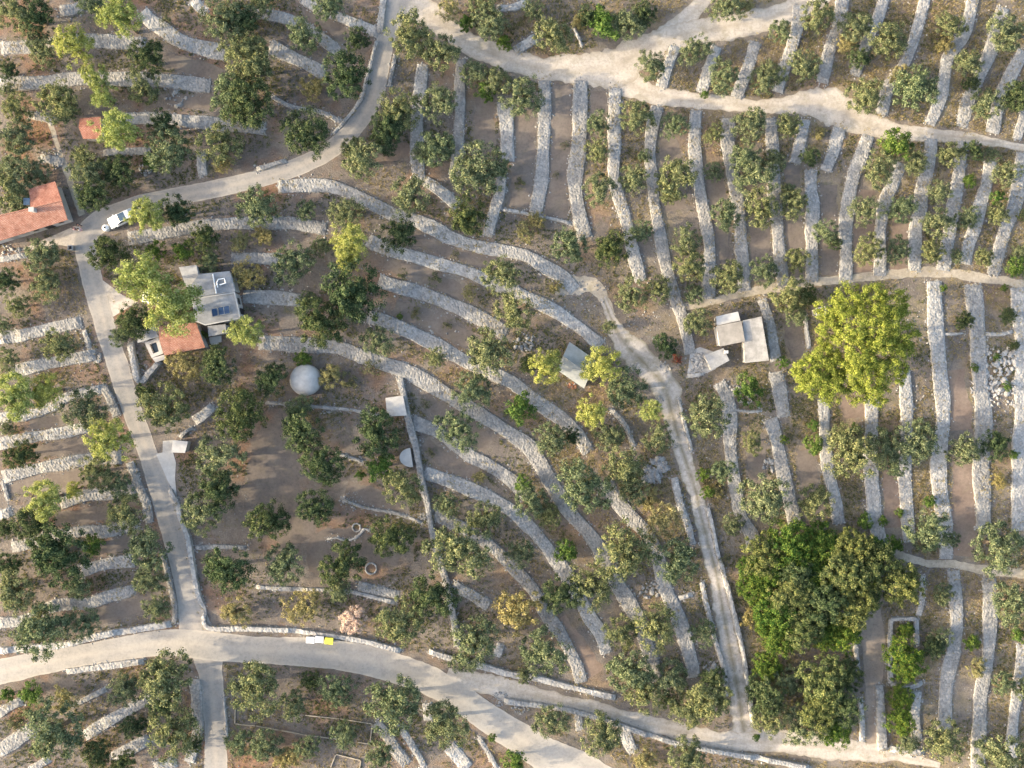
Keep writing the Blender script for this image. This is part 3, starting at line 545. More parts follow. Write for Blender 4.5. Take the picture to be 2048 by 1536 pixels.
def tree_labels(T):
    names = [KIND[t[3]][2] for t in T]; best = [None] * len(T); used = set()
    for lx, ly, ln in LANDMARK:
        sect = {}
        for i, t in enumerate(T):
            a = math.degrees(math.atan2(ly - t[1], t[0] - lx)) % 360; d = math.dist(t[:2], (lx, ly))
            sect.setdefault((names[i], int(((a + 22.5) % 360) // 45)), []).append((d, i))
        for (nm, s), L in sect.items():
            for r, (d, i) in enumerate(sorted(L)):
                if r > 9: continue
                c = (r * 130 + d, r, s, ln)
                if best[i] is None or c[0] < best[i][0]: best[i] = c
    out = []
    for i, t in enumerate(T):
        _, r, s, ln = best[i]; sz = 'large' if t[2] > 43 else 'small' if t[2] < 24 else 'medium'
        if t[3] in 's': sz = ''
        w = 'nearest' if r == 0 else ORD[r + 1] + ' nearest'
        out.append(f'{sz} {names[i]}, {w} {DIRS[s]} {ln}'.strip())
    return out
TREES = '''
25,22,36,o 70,30,32,d 70,75,26,o 185,12,26,o 205,28,18,d 240,32,40,y 140,85,38,y 85,100,30,o 186,150,27,y 203,190,27,y 226,252,42,y 292,112,34,d 284,170,34,o 112,195,42,o 130,225,26,o 30,215,30,o 28,268,38,o 20,340,38,o
75,345,24,o 182,345,38,o 185,388,34,d 162,315,26,o 240,340,30,d 338,298,46,o 304,322,18,g 322,248,30,d 438,285,40,o 446,328,18,w 448,38,44,o 482,38,30,d 492,95,40,o 498,130,46,o 455,190,44,o 495,205,48,d 330,38,16,s 12,140,22,d 14,180,16,o
522,10,28,o 658,10,34,o 606,72,32,o 690,148,46,d 712,78,24,d 625,178,28,w 608,262,47,d 820,72,44,o 885,105,36,o 800,215,40,o 775,242,34,d 768,275,30,d 720,318,42,o 705,296,24,o 875,200,36,o 870,290,38,o 846,308,22,o
945,140,26,o 990,155,26,o 970,182,22,g 820,386,40,o 955,342,50,o 992,332,28,o 1045,190,42,o 985,45,32,o 930,45,18,g 1008,85,18,g 898,18,26,w 960,5,28,o
1065,20,22,o 1106,70,38,o 1158,42,18,w 1180,30,24,d 1212,46,38,g 1262,45,34,o 1290,25,26,d 1455,12,32,o 1490,10,22,w 1305,130,28,o 1390,98,30,o 1450,150,34,o 1410,187,10,g 1527,155,30,o
1275,228,34,o 1350,250,28,o 1430,268,20,o 1500,243,34,o 1197,248,24,o 1194,300,25,o 1198,375,32,o 1290,312,13,o 1265,357,32,o 1352,348,38,o 1342,385,24,o 1428,342,20,o 1490,312,32,o 1508,352,42,o 1112,350,8,s 1130,290,10,s 1040,365,14,s
1560,60,24,o 1637,25,34,o 1610,130,32,o 1546,148,24,o 1715,45,32,o 1722,112,26,d 1780,75,36,o 1690,90,20,w 1733,190,36,o 1830,172,46,o 1800,150,24,w 1905,50,28,o 1940,122,30,o 1975,205,32,o 2022,60,40,o 2036,190,32,d 1945,165,18,d 1890,90,20,w
1577,252,26,o 1795,288,34,g 1762,335,34,o 1835,325,28,o 1905,308,28,o 1947,300,20,d 1986,310,16,o 2016,347,26,o 1940,362,16,g 1620,312,18,d 1640,268,14,w 1545,322,24,o 1580,382,20,o 1880,382,26,o
1590,405,30,o 1735,420,30,o 1805,415,28,o 1880,445,32,o 1938,435,24,o 1997,428,22,o 1998,396,16,g 1652,462,26,o 1670,485,15,d 1595,520,26,o 1740,500,30,o 1800,500,24,o 1865,505,24,o 1915,512,14,o 1970,515,20,o 2042,505,18,o 2035,536,22,g 2047,430,12,o
1580,592,36,o 1612,590,24,d 1597,630,22,o 1930,640,20,d 2018,632,18,d 1888,576,8,g 2010,575,8,g 2030,690,10,d 1950,735,9,g 1995,715,8,g 2015,772,10,g 1565,725,14,g
1075,440,20,w 1050,462,20,w 1140,492,36,o 1225,495,36,d 1283,465,24,o 1375,482,30,o 1382,527,32,o 1452,430,32,o 1525,415,34,o 1455,550,32,o 1532,540,30,o 1390,588,22,o 1265,590,34,o 1318,578,28,o 1398,647,30,o 1332,692,24,d 1356,718,12,r 1218,652,14,o 1028,620,40,o 1002,545,40,o 1092,735,34,y 1055,728,18,d 1205,728,38,y 1256,780,40,o 1110,575,16,w
510,415,40,o 612,420,22,o 690,425,34,o 700,480,38,y 694,516,26,y 797,468,37,d 935,430,40,d 580,525,42,o 640,490,22,o 700,582,60,d 638,645,50,d 615,598,20,o 755,680,32,o 870,715,22,o 975,702,46,o 946,778,36,o 830,625,16,s 805,550,14,s 870,557,18,s 910,510,12,s 938,585,16,w 895,650,12,s 800,632,7,g
480,480,22,w 522,470,22,w 494,550,30,w 492,664,34,y 606,716,19,g 540,758,33,d 660,750,28,w 745,735,20,s 700,765,22,s
292,430,36,y 349,420,34,d 215,508,37,d 286,555,50,y 338,616,52,y 405,475,30,d 312,500,22,g 365,502,24,g 412,524,22,o 262,640,35,d 236,672,20,o 435,731,40,d 368,730,32,w 406,670,10,g 80,506,34,o 82,570,36,o 35,610,24,o 10,560,28,d 112,692,34,o 15,720,24,o 18,375,38,o 30,408,26,o 5,650,18,o
25,790,44,y 90,780,36,y 170,818,40,o 212,880,42,y 14,855,16,o 40,910,30,d 190,945,34,o 235,970,30,o 85,1000,40,y 145,980,18,y 60,1055,38,d 10,1060,20,d 243,1030,38,o 110,1110,60,d 185,1092,22,g 14,1130,26,d 287,1100,42,o 298,1162,32,o
327,820,46,o 290,785,22,d 475,832,50,d 432,918,48,o 430,985,44,d 397,1032,38,o 452,1140,48,d 603,863,42,d 600,815,24,o 642,926,44,d 752,868,44,d 759,935,30,g 720,950,12,g 805,978,40,o 628,1015,38,d 532,1045,42,d 778,1078,40,d 568,1128,42,o 684,1128,42,d 674,1182,28,o 916,858,40,o 894,1008,26,o 968,1038,36,o 918,1098,54,o 1038,1105,30,o 849,808,12,s 862,905,12,s 957,955,14,w
1040,818,32,g 1184,825,30,y 1302,822,24,y 1318,880,30,o 1106,880,34,o 1145,872,18,d 1220,872,28,o 1410,832,44,o 1499,783,32,g 1505,885,22,o 1165,978,48,o 1248,942,46,o 1270,985,26,o 1046,968,20,g 1062,1005,34,o 1096,1032,26,o 1132,1102,28,g 1248,1106,58,o 1354,1126,46,o 1326,1042,36,w 1300,1000,26,w 1405,950,14,g 1448,945,26,o 1413,985,13,g 1432,985,15,w 1528,998,46,o 1470,1050,22,o 1450,1120,14,s
1032,1220,48,w 1122,1192,38,d 1186,1174,44,o 1084,1308,48,o 1245,1266,34,o 1312,1256,42,o 1406,1265,28,o 1260,1345,46,o 1290,1388,36,o 1345,1355,34,o 1420,1406,44,o 1430,1362,26,d 1380,1422,34,o 1340,1402,22,d 1102,1443,36,o 1205,1468,40,o 1378,1510,36,o 1030,1520,26,g 1290,1522,26,w 1513,1475,9,g 1050,1352,16,o
800,1252,46,o 864,1194,42,d 950,1282,44,o 925,1325,24,o 705,1243,34,k 468,1227,34,w 603,1217,38,w 502,1380,52,o 619,1364,20,d 671,1381,34,o 784,1406,52,o 886,1452,44,o 690,1470,27,o 533,1495,34,o 615,1495,26,o 588,1412,30,o 478,1490,28,o 760,1512,28,o 984,1478,10,g 572,1522,30,w
22,1180,44,o 81,1264,50,o 163,1250,30,o 150,1176,28,o 312,1220,28,o 76,1226,20,o 60,1390,25,g 12,1390,16,g 250,1382,34,o 330,1356,52,o 325,1405,30,d 339,1471,50,o 110,1464,56,o 265,1456,26,d 190,1510,30,d 130,1398,30,w 245,1526,24,d 30,1450,20,s 385,1492,18,d
1570,880,10,g 1630,890,22,g 1628,850,12,g 1712,855,10,g 1710,910,48,o 1680,872,24,o 1775,890,38,o 1843,885,40,o 1792,932,24,o 1931,902,34,o 1995,892,30,d 2030,910,10,g 1862,1005,14,g 1631,1004,34,o 1731,1044,18,g 1766,1042,12,g 1800,1025,10,g 1860,1068,42,o 1905,1080,16,o 2001,1093,48,o 2000,960,18,w 1795,1090,14,g
1505,1140,30,v 1545,1150,34,v 1640,1180,40,v 1740,1190,36,c 1765,1100,30,v 1540,1260,30,v 1655,1270,34,v 1720,1160,34,v 1590,1150,36,d 1530,1110,46,c 1580,1085,46,v 1640,1085,40,v 1705,1095,42,c 1690,1145,50,c 1610,1135,44,v 1750,1140,44,d 1812,1170,46,c 1512,1180,34,v 1590,1200,50,c 1550,1225,42,v 1655,1205,44,d 1705,1215,48,c 1610,1260,44,c 1560,1280,38,v 1690,1270,38,v 1500,1235,22,w
1650,1365,52,c 1645,1425,46,c 1696,1350,34,d 1692,1412,38,d 1535,1395,42,d 1535,1335,30,v 1610,1458,40,o 1672,1465,36,v 1540,1440,34,o 1580,1360,30,o 1816,1325,44,v 1812,1262,18,v 1884,1280,22,o 1870,1298,24,d 1806,1398,26,v 1805,1445,30,v 1818,1490,24,o 1945,1285,18,g 2036,1270,16,g 1957,1338,22,w 2010,1366,24,o 2028,1208,40,o 1894,1484,42,o 2002,1510,46,o 2050,1380,22,o 1890,1190,22,o
'''
T = []
for w in TREES.split():
    a = w.split(','); T.append((float(a[0]), float(a[1]), float(a[2]), a[3]))
LB = tree_labels(T); trng = random.Random(5)
for (x, y, r, k), lab in zip(T, LB):
    Rr, zc, rz = SPEC[k][:3]; s = r * S / Rr * (1.12 if k in 'od' else 1.06)
    nm, cat, base = KIND[k]
    b = P(x, y, 0) * (1 - (zc + rz * .35) * s / H)
    e = empty(nm, (b.x, b.y, 0), trng.uniform(0, 6.283)); e.scale = (s * trng.uniform(.92, 1.08), s * trng.uniform(.92, 1.08), s * trng.uniform(.9, 1.12))
    lk = {'k': base, 'r': 'small red flowering shrub by the white stone heap'}.get(k, lab)
    tag(e, lk, cat, GROUP.get(k))
    link('trunk', trng.choice(TK[k]), None, e); link('crown', trng.choice(CR[k]), None, e)

def pine(label, cx, cy, lobes, zc, rz, seed, puffs, dome=1.0):
    """lobes: (x, y, r) of foliage masses, photo pixels"""
    rng = np.random.default_rng(seed); base = P(cx, cy, 0) * (1 - zc / H); cs, ns = [], []
    LL = []
    for (x, y, r) in lobes:
        q = P(x, y, zc) - base; LL.append((q.x, q.y, zc + rng.uniform(-.5, .5) + dome * (.6 - ((x - cx) ** 2 + (y - cy) ** 2) / (90 * 90)), r * S))
    area = np.array([l[3] ** 2 for l in LL]); pr = area / area.sum()
    for i in range(puffs):
        lx, ly, lz, lr = LL[int(rng.choice(len(LL), p=pr))]
        d = rng.normal(size=3); d[2] = abs(d[2]) if rng.random() < .85 else d[2]; d /= np.linalg.norm(d)
        p = np.array([lx, ly, lz]) + d * np.array([lr, lr, min(rz, lr * .95)]) * rng.uniform(.55, 1.0)
        n = int(95 * rng.uniform(.6, 1.3)); u = rng.normal(size=(n, 3)); u[:, 2] += .4; u /= np.linalg.norm(u, axis=1, keepdims=True)
        cs.append(p + u * rng.uniform(.45, .85) * rng.uniform(.3, 1.05, (n, 1)) * np.array([1, 1, .75])); nn = u + d * .4 + rng.normal(size=(n, 3)) * .4
        ns.append(nn / np.linalg.norm(nn, axis=1, keepdims=True))
    v, f = leaf_quads(rng, np.concatenate(cs), np.concatenate(ns), 
.12, .065)
    e = tag(empty('pine_tree', base), label, 'tree')
    link('crown', mesh_np('crown', v, f), M['leaf_p'], e)
    m = MB(); m.tube([(0, 0, -.2), (.1, .1, zc * .3), (.2, 0, zc * .62)], [.42, .34, .28], 10)
    for l in LL: m.tube([(.2, 0, zc * .55), (l[0] * .55, l[1] * .55, zc * .8), (l[0], l[1], l[2] + .2)], [.2, .14, .05], 6)
    m.build('trunk', M['bark'], e)
pine('giant broad yellow-green pine, the biggest crown, right of the huts', 1735, 672, [(1665,620,30),(1700,600,34),(1745,600,32),(1785,610,34),(1660,660,28),(1695,655,44),(1740,660,46),(1790,660,42),(1715,710,42),(1765,705,46),(1805,700,26),(1740,755,42),(1790,745,34),(1730,785,26),(1765,785,30),(1715,745,26)], 9.5, 2.8, 3, 820, 3.6)
pine('smaller yellow-green pine touching the lower left of the giant pine', 1640, 745, [(1610,735,28),(1640,715,32),(1670,735,30),(1625,765,34),(1655,770,36),(1650,795,18),(1600,755,20)], 6.5, 2.2, 8, 300)

# ---------------------------------------------------------------- buildings
def poly_at(pts, z): return [tuple(P(x, y, z))[:2] for x, y in pts]
def ccw(p):
    a = sum(p[i][0] * p[(i+1) % len(p)][1] - p[(i+1) % len(p)][0] * p[i][1] for i in range(len(p)))
    return p if a > 0 else p[::-1]
def inset(p, d):
    p = ccw(p); n = len(p); out = []
    for i in range(n):
        a, b, c = Vector(p[i-1]), Vector(p[i]), Vector(p[(i+1) % n]); u, w = (b - a).normalized(), (c - b).normalized()
        n1, n2 = Vector((-u.y, u.x)), Vector((-w.y, w.x)); k = n1 + n2; k = k / max(.3, k.dot(n1)); out.append(tuple(b + k * d))
    return out
def rel(p, o): return [(q[0] - o.x, q[1] - o.y) for q in p]
def centre(pts, z): q = poly_at(pts, z); return Vector((sum(a[0] for a in q) / len(q), sum(a[1] for a in q) / len(q), 0))
def mask_poly(pts, val=3):
    cx, cy = sum(p[0] for p in pts) / len(pts), sum(p[1] for p in pts) / len(pts)
    for p in pts:
        for t in (0, .3, .6, .9): mask_disc(cx + (p[0] - cx) * t, cy + (p[1] - cy) * t, 8, val)
def block(root, o, pts, h, wall_m, roof_m, over=.12, th=.16, slope=0.0, parapet=0):
    """flat-roofed block: pts are the roof corners in the photo"""
    p = ccw(rel(poly_at(pts, h), o)); mask_poly(pts)
    a = MB(); a.prism(inset(p, over), -.2, h - th); w = a.build('wall', wall_m, root)
    xs = [q[0] for q in p]; x0, x1 = min(xs), max(xs)
    zt = [h + slope * ((q[0] - x0) / max(.1, x1 - x0) - .5) for q in p]
    b = MB(); b.prism(p, h - th, zt); r = b.build('roof', roof_m, root, bevel=.02)
    if parapet:
        q = inset(p, parapet); c = MB(); n = len(p)
        for i in range(n):
            j = (i + 1) % n; c.prism([p[i], p[j], q[j], q[i]], h + .002, h + .12)
        c.build('parapet', wall_m, r)
    return p
def wall_opening(root, a, b, t, w, z0, z1, name, mat):
    """a flat box standing 3 cm proud of the wall from a to b (ccw), centred at share t"""
    a, b = Vector((*a, 0)), Vector((*b, 0)); d = (b - a).normalized(); n = Vector((d.y, -d.x, 0)); c = a + (b - a) * t
    m = Matrix(((d.x, n.x, 0, c.x), (d.y, n.y, 0, c.y), (0, 0, 1, 0), (0, 0, 0, 1))); k = MB(); k.box(-w/2, w/2, -.05, .03, z0, z1, m)
    return k.build(name, mat, root)
def gable(root, o, A, B, C, D, R1, R2, he, hr, wall_m, roof_m, over=.2, th=.12):
    """A-B far eave, C-D near eave (photo px at eave height), R1 ridge end between D and A, R2 between B and C"""
    q = {k: Vector(P(*v, he)) - o for k, v in zip('ABCD', (A, B, C, D))}; r1, r2 = Vector(P(*R1, hr)) - o, Vector(P(*R2, hr)) - o
    for k in q: q[k].z = he
    mask_poly([A, B, C, D])
    ftp = inset([tuple(q[k])[:2] for k in 'ABCD'], over); a = MB(); a.prism(ftp, -.2, he - .05); wl = a.build('wall', wall_m, root)
    m = MB()
    for (e1, e2) in ((q['A'], q['B']), (q['D'], q['C'])):
        up = Vector((0, 0, th)); m.add([e1, e2, r2, r1, e1 + up, e2 + up, r2 + up, r1 + up], [(0,1,2,3),(4,5,6,7),(0,1,5,4),(1,2,6,5),(2,3,7,6),(3,0,4,7)])
    rf = m.build('roof', roof_m, root)
    g = MB(); g.add([q['A'], q['D'], r1], [(0, 1, 2)]); g.add([q['B'], q['C'], r2], [(0, 1, 2)]); g.build('gable_end', wall_m, root)
    c = MB(); c.tube([r1 + Vector((0, 0, th)), r2 + Vector((0, 0, th))], .09, 8); c.build('ridge', roof_m, rf)
    return ftp
def building(name, label, pts, z, cat='hut'):
    o = centre(pts, z); return tag(empty(name, o), label, cat), o

# long red-roofed house on the left edge
hp = [(59,378),(111,363),(136,440),(-32,492),(-44,442)]
r, o = building('house', 'long house with red-orange tile roofs, cut by the left edge', hp, 2.6, 'house')
q = lambda x, y, z: Vector(P(x, y, z)) - o
up = Vector((0, 0, .14)); m = MB(); mask_poly(hp); mask_disc(20, 455, 30, 3); mask_disc(90, 410, 30, 3)
for quad in ([q(-44,442,3.7), q(124,401,3.7), q(136,440,2.6), q(-32,492,2.6)],): m.add(quad + [p + up for p in quad], [(0,1,2,3),(4,5,6,7),(0,1,5,4),(1,2,6,5),(2,3,7,6),(3,0,4,7)])
rf = m.build('roof', M['tile'], r)
m = MB(); quad = [q(59,378,2.7), q(111,363,2.7), q(124,401,3.7), q(62,416,3.7)]; m.add(quad + [p + up for p in quad], [(0,1,2,3),(4,5,6,7),(0,1,5,4),(1,2,6,5),(2,3,7,6),(3,0,4,7)])
m.build('rear_roof', M['tile2'], r)
m = MB(); m.tube([q(-44,442,3.84), q(124,401,3.84)], .10, 8); m.build('ridge', M['tile'], rf)
fp = ccw([tuple(q(x, y, 2.6))[:2] for x, y in ((62,381),(108,368),(133,438),(-30,488),(-40,446),(60,418))]); fp = inset(fp, .08)
m = MB(); m.prism(fp, -.2, 2.62); wl = m.build('wall', M['white'], r)
m = MB(); m.add([q(-30,488,2.6), q(-40,446,2.6), q(-40,444,3.68)], [(0,1,2)]); m.add([q(133,438,2.6), q(122,402,3.68), q(108,368,2.65)], [(0,1,2)]); m.add([q(-40,444,2.5), q(60,418,2.5), q(61,417,3.68), q(-41,443,3.68)], [(0,1,2,3)]); m.build('gable_end', M['white'], r)
m = MB(); c = q(66,420,4.1); m.box(c.x-.35, c.x+.35, c.y-.3, c.y+.3, 3.0, 4.6); m.box(c.x-.42, c.x+.42, c.y-.37, c.y+.37, 4.6, 4.72); m.build('chimney', M['pale_concrete'], rf)
m = MB(); c = q(56,404,3.0); m.box(c.x-.5, c.x+.5, c.y-.55, c.y+.55, 2.5, 3.45); m.build('water_heater', M['glass'], r)
ia = [i for i in range(len(fp))]
fr = [(fp[i], fp[(i+1) % len(fp)]) for i in ia]; fr = max(fr, key=lambda e: (Vector(e[1]) - Vector(e[0])).length)
for t, w, z0, z1, nm, mt in ((.30, 1.1, .1, 2.1, 'door', 'metal'), (.45, 1.0, 1.0, 2.1, 'window', 'metal'), (.58, .9, 1.0, 2.0, 'window', 'dark'), (.74, 1.3, .1, 2.1, 'door', 'dark'), (.90, .8, 1.1, 2.0, 'window', 'dark')):
    wall_opening(r, *fr, t, w, z0, z1, nm, M[mt])

r, o = building('shed', 'small shed with an orange-red gabled roof under a tall yellow tree', [(160,237),(202,235),(202,278),(167,278)], 2.2, 'shed')
f = gable(r, o, (160,237),(202,234),(203,278),(167,278),(158,255),(203,252), 2.2, 2.8, M['white'], M['tile2'])
wall_opening(r, f[1], f[2], .5, .8, 0, 1.9, 'door', M['dark'])

hp = [(357,534),(393,530),(459,542),(482,637),(411,651),(383,596)]
r, o = building('house', 'grey flat-roofed stone house with three solar panels beside big yellow trees', hp, 3.0, 'house')
p1 = block(r, o, [(357,534),(393,530),(403,574),(374,579)], 2.8, M['concrete'], M['roof_grey2'], slope=.25)
p2 = block(r, o, [(398,548),(459,542),(470,583),(383,596),(377,577)], 3.3, M['concrete'], M['roof_grey'], slope=-.2)
p3 = block(r, o, [(383,597),(470,584),(482,637),(411,651),(392,643)], 3.05, M['concrete'], M['roof_grey2'], slope=-.25, parapet=.18)
p4 = block(r, o, [(415,652),(451,648),(453,666),(417,673)], 2.4, M['concrete'], M['roof_grey'])
m = MB(); a, b = Vector(P(426,548,3.3)) - o, Vector(P(433,587,3.3)) - o; m.tube([a + Vector((0,0,.12)), b + Vector((0,0,.12))], .10, 8); m.build('roof_pipe', M['paint_white'], r)
m = MB(); pts = [(436,575),(434,565),(437,559),(449,557),(452,566),(440,570)]; m.tube([Vector(P(x, y, 3.4)) - o + Vector((0, 0, .12)) for x, y in pts], .10, 8); m.build('coiled_pipe', M['paint_white'], r)
for i, (x, y) in enumerate(((430,625),(443,622),(454,620))):
    c = Vector(P(x, y, 3.2)) - o; mm = Matrix.Translation((c.x, c.y, 3.32)) @ Matrix.Rotation(R(12), 4, 'Z') @ Matrix.Rotation(R(-14), 4, 'X')
    m = MB(); m.box(-.42, .42, -.62, .62, -.03, .03, mm); s_ = m.build('solar_panel', M['solar'], r)
    m = MB()
    for bx in ((-.47,-.42,-.66,.66),(.42,.47,-.66,.66),(-.42,.42,-.67,-.62),(-.42,.42,.62,.67)): m.box(*bx, -.04, .045, mm)
    m.build('frame', M['metal'], s_)
for e, t, w, z0, z1, nm in ((0, .5, 1, 1, 2.1, 'window'), (2, .3, 1, 0.05, 2.1, 'door'), (2, .7, 1, 1, 2.1, 'window')):
    pi = inset(p3, .12); wall_opening(r, pi[e], pi[(e+1) % len(pi)], t, w, z0, z1, nm, M['dark'])
r, o = building('porch_slab', 'pale paved porch slab below the solar-panelled house', [(418,674),(442,670),(443,684),(420,687)], .3, 'porch')
m = MB(); m.prism(ccw(rel(poly_at([(418,675),(442,671),(443,684),(420,687)], .3), o)), -.1, .3); m.build('slab', M['pale_concrete'], r, bevel=.02)
m = MB(); m.prism(ccw(rel(poly_at([(422,687),(436,685),(437,688),(423,690)], .15), o)), -.1, .15); m.build('step', M['concrete'], r)

r, o = building('outbuilding', 'gabled outbuilding with a bright orange tile roof below the yellow trees', [(318,652),(393,646),(411,695),(329,711)], 2.4, 'outbuilding')
f = gable(r, o, (316,654),(392,645),(411,695),(329,711),(320,682),(400,666), 2.4, 3.05, M['white'], M['tile'])
wall_opening(r, f[2], f[3], .4, .9, 0, 2, 'door', M['dark']); wall_opening(r, f[2], f[3], .7, .8, .9, 1.8, 'window', M['dark'])
r, o = building('shed', 'small grey flat-roofed shed left of the orange-roofed outbuilding', [(272,666),(307,652),(317,673),(275,686)], 2.3, 'shed')
p = block(r, o, [(272,666),(307,652),(317,673),(275,686)], 2.3, M['white'], M['roof_grey'], slope=.15); p = inset(p, .12); wall_opening(r, p[0], p[1], .5, .8, 0, 1.9, 'door', M['dark'])
cp = [(289,685),(317,675),(326,707),(303,716)]
r, o = building('cistern', 'open rectangular cistern with pale rim and dark inside, by the small grey shed', cp, 1.0, 'cistern')
p = ccw(rel(poly_at(cp, 1.0), o)); qd = inset(p, .55); m = MB()
for i in range(4): j = (i + 1) % 4; m.prism([p[i], p[j], qd[j], qd[i]], -.1, 1.0)
m.build('rim', M['pale_concrete'], r); m = MB(); m.prism(inset(qd, .005), -.05, .35); m.build('water', mat_plain('cistern_water', (.06, .085, .10), .15, .2, 2, .5), r)
r, o = building('stone_bench', 'white slab-topped low wall just below the open cistern', [(304,716),(329,709),(332,718),(311,725)], .9, 'bench')
m = MB(); m.prism(inset(ccw(rel(poly_at([(304,716),(329,709),(332,718),(311,725)], .9), o)), .06), -.1, .8); m.build('base', M['wall'], r)
m = MB(); m.prism(ccw(rel(poly_at([(304,716),(329,709),(332,718),(311,725)], .9), o)), .8, .92); m.build('slab', M['pale_concrete'], r, bevel=.02)

b = Vector(P(610, 760, 1.6)); b.z = 0; mask_disc(610, 760, 32, 3)
r = tag(empty('domed_hut', b), 'round white domed stone hut beside a green bush in the garden', 'hut')
m = MB(); m.lathe([(2.42,-.2),(2.40,1.25)], 40); m.build('wall', M['rubble'], r)
m = MB(); m.lathe([(2.50,1.20),(2.50,1.34),(2.38,1.62),(2.12,2.0),(1.75,2.34),(1.28,2.62),(.75,2.80),(.3,2.88),(.05,2.9)], 40); m.build('roof', M['pale_concrete'], r, smooth=True)
m = MB(); m.box(-.35, .35, -2.47, -2.2, 0, 1.15); m.build('door', M['dark'], r)

hp = [(771,796),(806,791),(814,831),(774,833)]
r, o = building('hut', 'small hut with a flat white roof against the narrow boundary wall', hp, 2.2)
p = block(r, o, hp, 2.2, M['rubble'], M['pale_concrete'], slope=.1); p = inset(p, .12); wall_opening(r, p[3], p[0], .5, .8, 0, 1.8, 'door', M['dark'])
c0 = Vector(P(823, 915, 1.1)); c0.z = 0; r = tag(empty('stone_platform', c0), 'half-round pale stone platform against the narrow boundary wall', 'platform'); mask_disc(816, 914, 20, 3)
arc = [(1.48 * math.cos(a) * 1.25, 1.48 * math.sin(a)) for a in np.linspace(R(97), R(277), 22)]
m = MB(); m.prism(ccw(arc), -.1, .98); m.build('base', M['wall'], r); m = MB(); m.prism(ccw([(x * 1.03, y * 1.03) for x, y in arc]), .98, 1.1); m.build('top', M['concrete'], r, bevel=.02)
hp = [(346,880),(376,883),(370,906),(343,905)]
r, o = building('shed', 'small shed with a flat pale pinkish roof beside the side road', hp, 2.0, 'shed')
p = block(r, o, hp, 2.0, M['concrete'], M['pale_concrete']); p = inset(p, .12); wall_opening(r, p[0], p[1], .5, .8, 0, 1.7, 'door', M['dark'])
patch('concrete_apron', [(312,908),(345,900),(352,925),(350,955),(354,998),(335,960),(322,930)], M['concrete'], .03)
patch('concrete_apron', [(326,882),(346,880),(345,904),(325,906)], M['pale_concrete'], .026)

r, o = building('gabled_hut', 'grey-green gabled hut standing between two yellow-green trees', [(1139,684),(1193,721),(1168,777),(1114,740)], 2.3)
f = gable(r, o, (1139,684),(1193,721),(1168,777),(1114,740),(1126,712),(1180,749), 2.3, 3.2, M['concrete'], mat_plain('sheet_roof', (.26, .275, .27), .7, .3, .8))
wall_opening(r, f[1], f[2], .5, .9, 0, 1.9, 'door', M['dark'])

hp = [(1432,633),(1476,623),(1489,657),(1489,683),(1439,693)]
r, o = building('hut', 'square beige-roofed hut, leftmost of the pair right of the gravel track', hp, 2.7)
block(r, o, [(1432,633),(1476,623),(1481,641),(1434,651)], 2.2, M['rubble'], M['concrete'])
p = block(r, o, [(1433,652),(1483,642),(1490,683),(1440,693)], 2.7, M['white'], M['roof_beige'], slope=.2); p = inset(p, .12); wall_opening(r, p[0], p[1], .5, .9, 0, 2, 'door', M['dark'])
hp = [(1486,641),(1523,633),(1538,721),(1490,726)]
r, o = building('hut', 'long hut with a stained white flat roof, right of the beige-roofed hut', hp, 2.4)
p = block(r, o, hp, 2.4, M['rubble'], M['stained'], slope=.15); p = inset(p, .12); wall_opening(r, p[0], p[1], .4, .9, 0, 1.9, 'door', M['dark'])
hp = [(1409,710),(1447,696),(1459,721),(1423,741)]
r, o = building('shed', 'low grey flat-roofed shed beside the heap of white stones', hp, 1.9, 'shed')
p = block(r, o, hp, 1.9, M['concrete'], M['roof_grey2'], slope=.1); p = inset(p, .12); wall_opening(r, p[1], p[2], .5, .8, 0, 1.7, 'door', M['dark'])
m = MB(); c = Vector(P(1452, 704, 2.0)) - o; m.box(c.x-.3, c.x+.3, c.y-.25, c.y+.25, 1.9, 2.3); m.build('chimney', M['white'], r)
c0 = P(1376, 631, .5); c0.z = 0; r = tag(empty('barrel', c0), 'round black barrel on the wall end left of the huts', 'barrel')
m = MB(); m.lathe([(.36,.0),(.40,.35),(.40,.7),(.36,1.0)], 20); m.build('body', M['black'], r); m = MB(); m.lathe([(.33,1.0),(.33,1.03)], 20); m.build('lid', M['metal'], r); r.location.z = .45
hp = [(1630,617),(1650,612),(1652,628),(1632,632)]
r, o = building('lean_to', 'small dark-roofed lean-to with pale edges, tucked under the giant pine', hp, 2.0, 'lean-to')
block(r, o, hp, 2.0, M['pale_concrete'], M['dark'], parapet=.14)
c0 = P(143, 496, .5); c0.z = 0; r = tag(empty('gate_post', c0), 'short pale stone gate post with dark cap, left of the road below the red-roofed house', 'gate post')
m = MB(); m.box(-.4, .4, -.4, .4, -.1, 1.0); m.build('post', M['rubble'], r); m = MB(); m.add([(-.25,-.25,1.0),(.25,-.25,1.0),(.25,.25,1.0),(-.25,.25,1.0),(0,0,1.3)], [(0,1,2,3),(0,1,4),(1,2,4),(2,3,4),(3,0,4)]); m.build('cap', M['dark'], r)

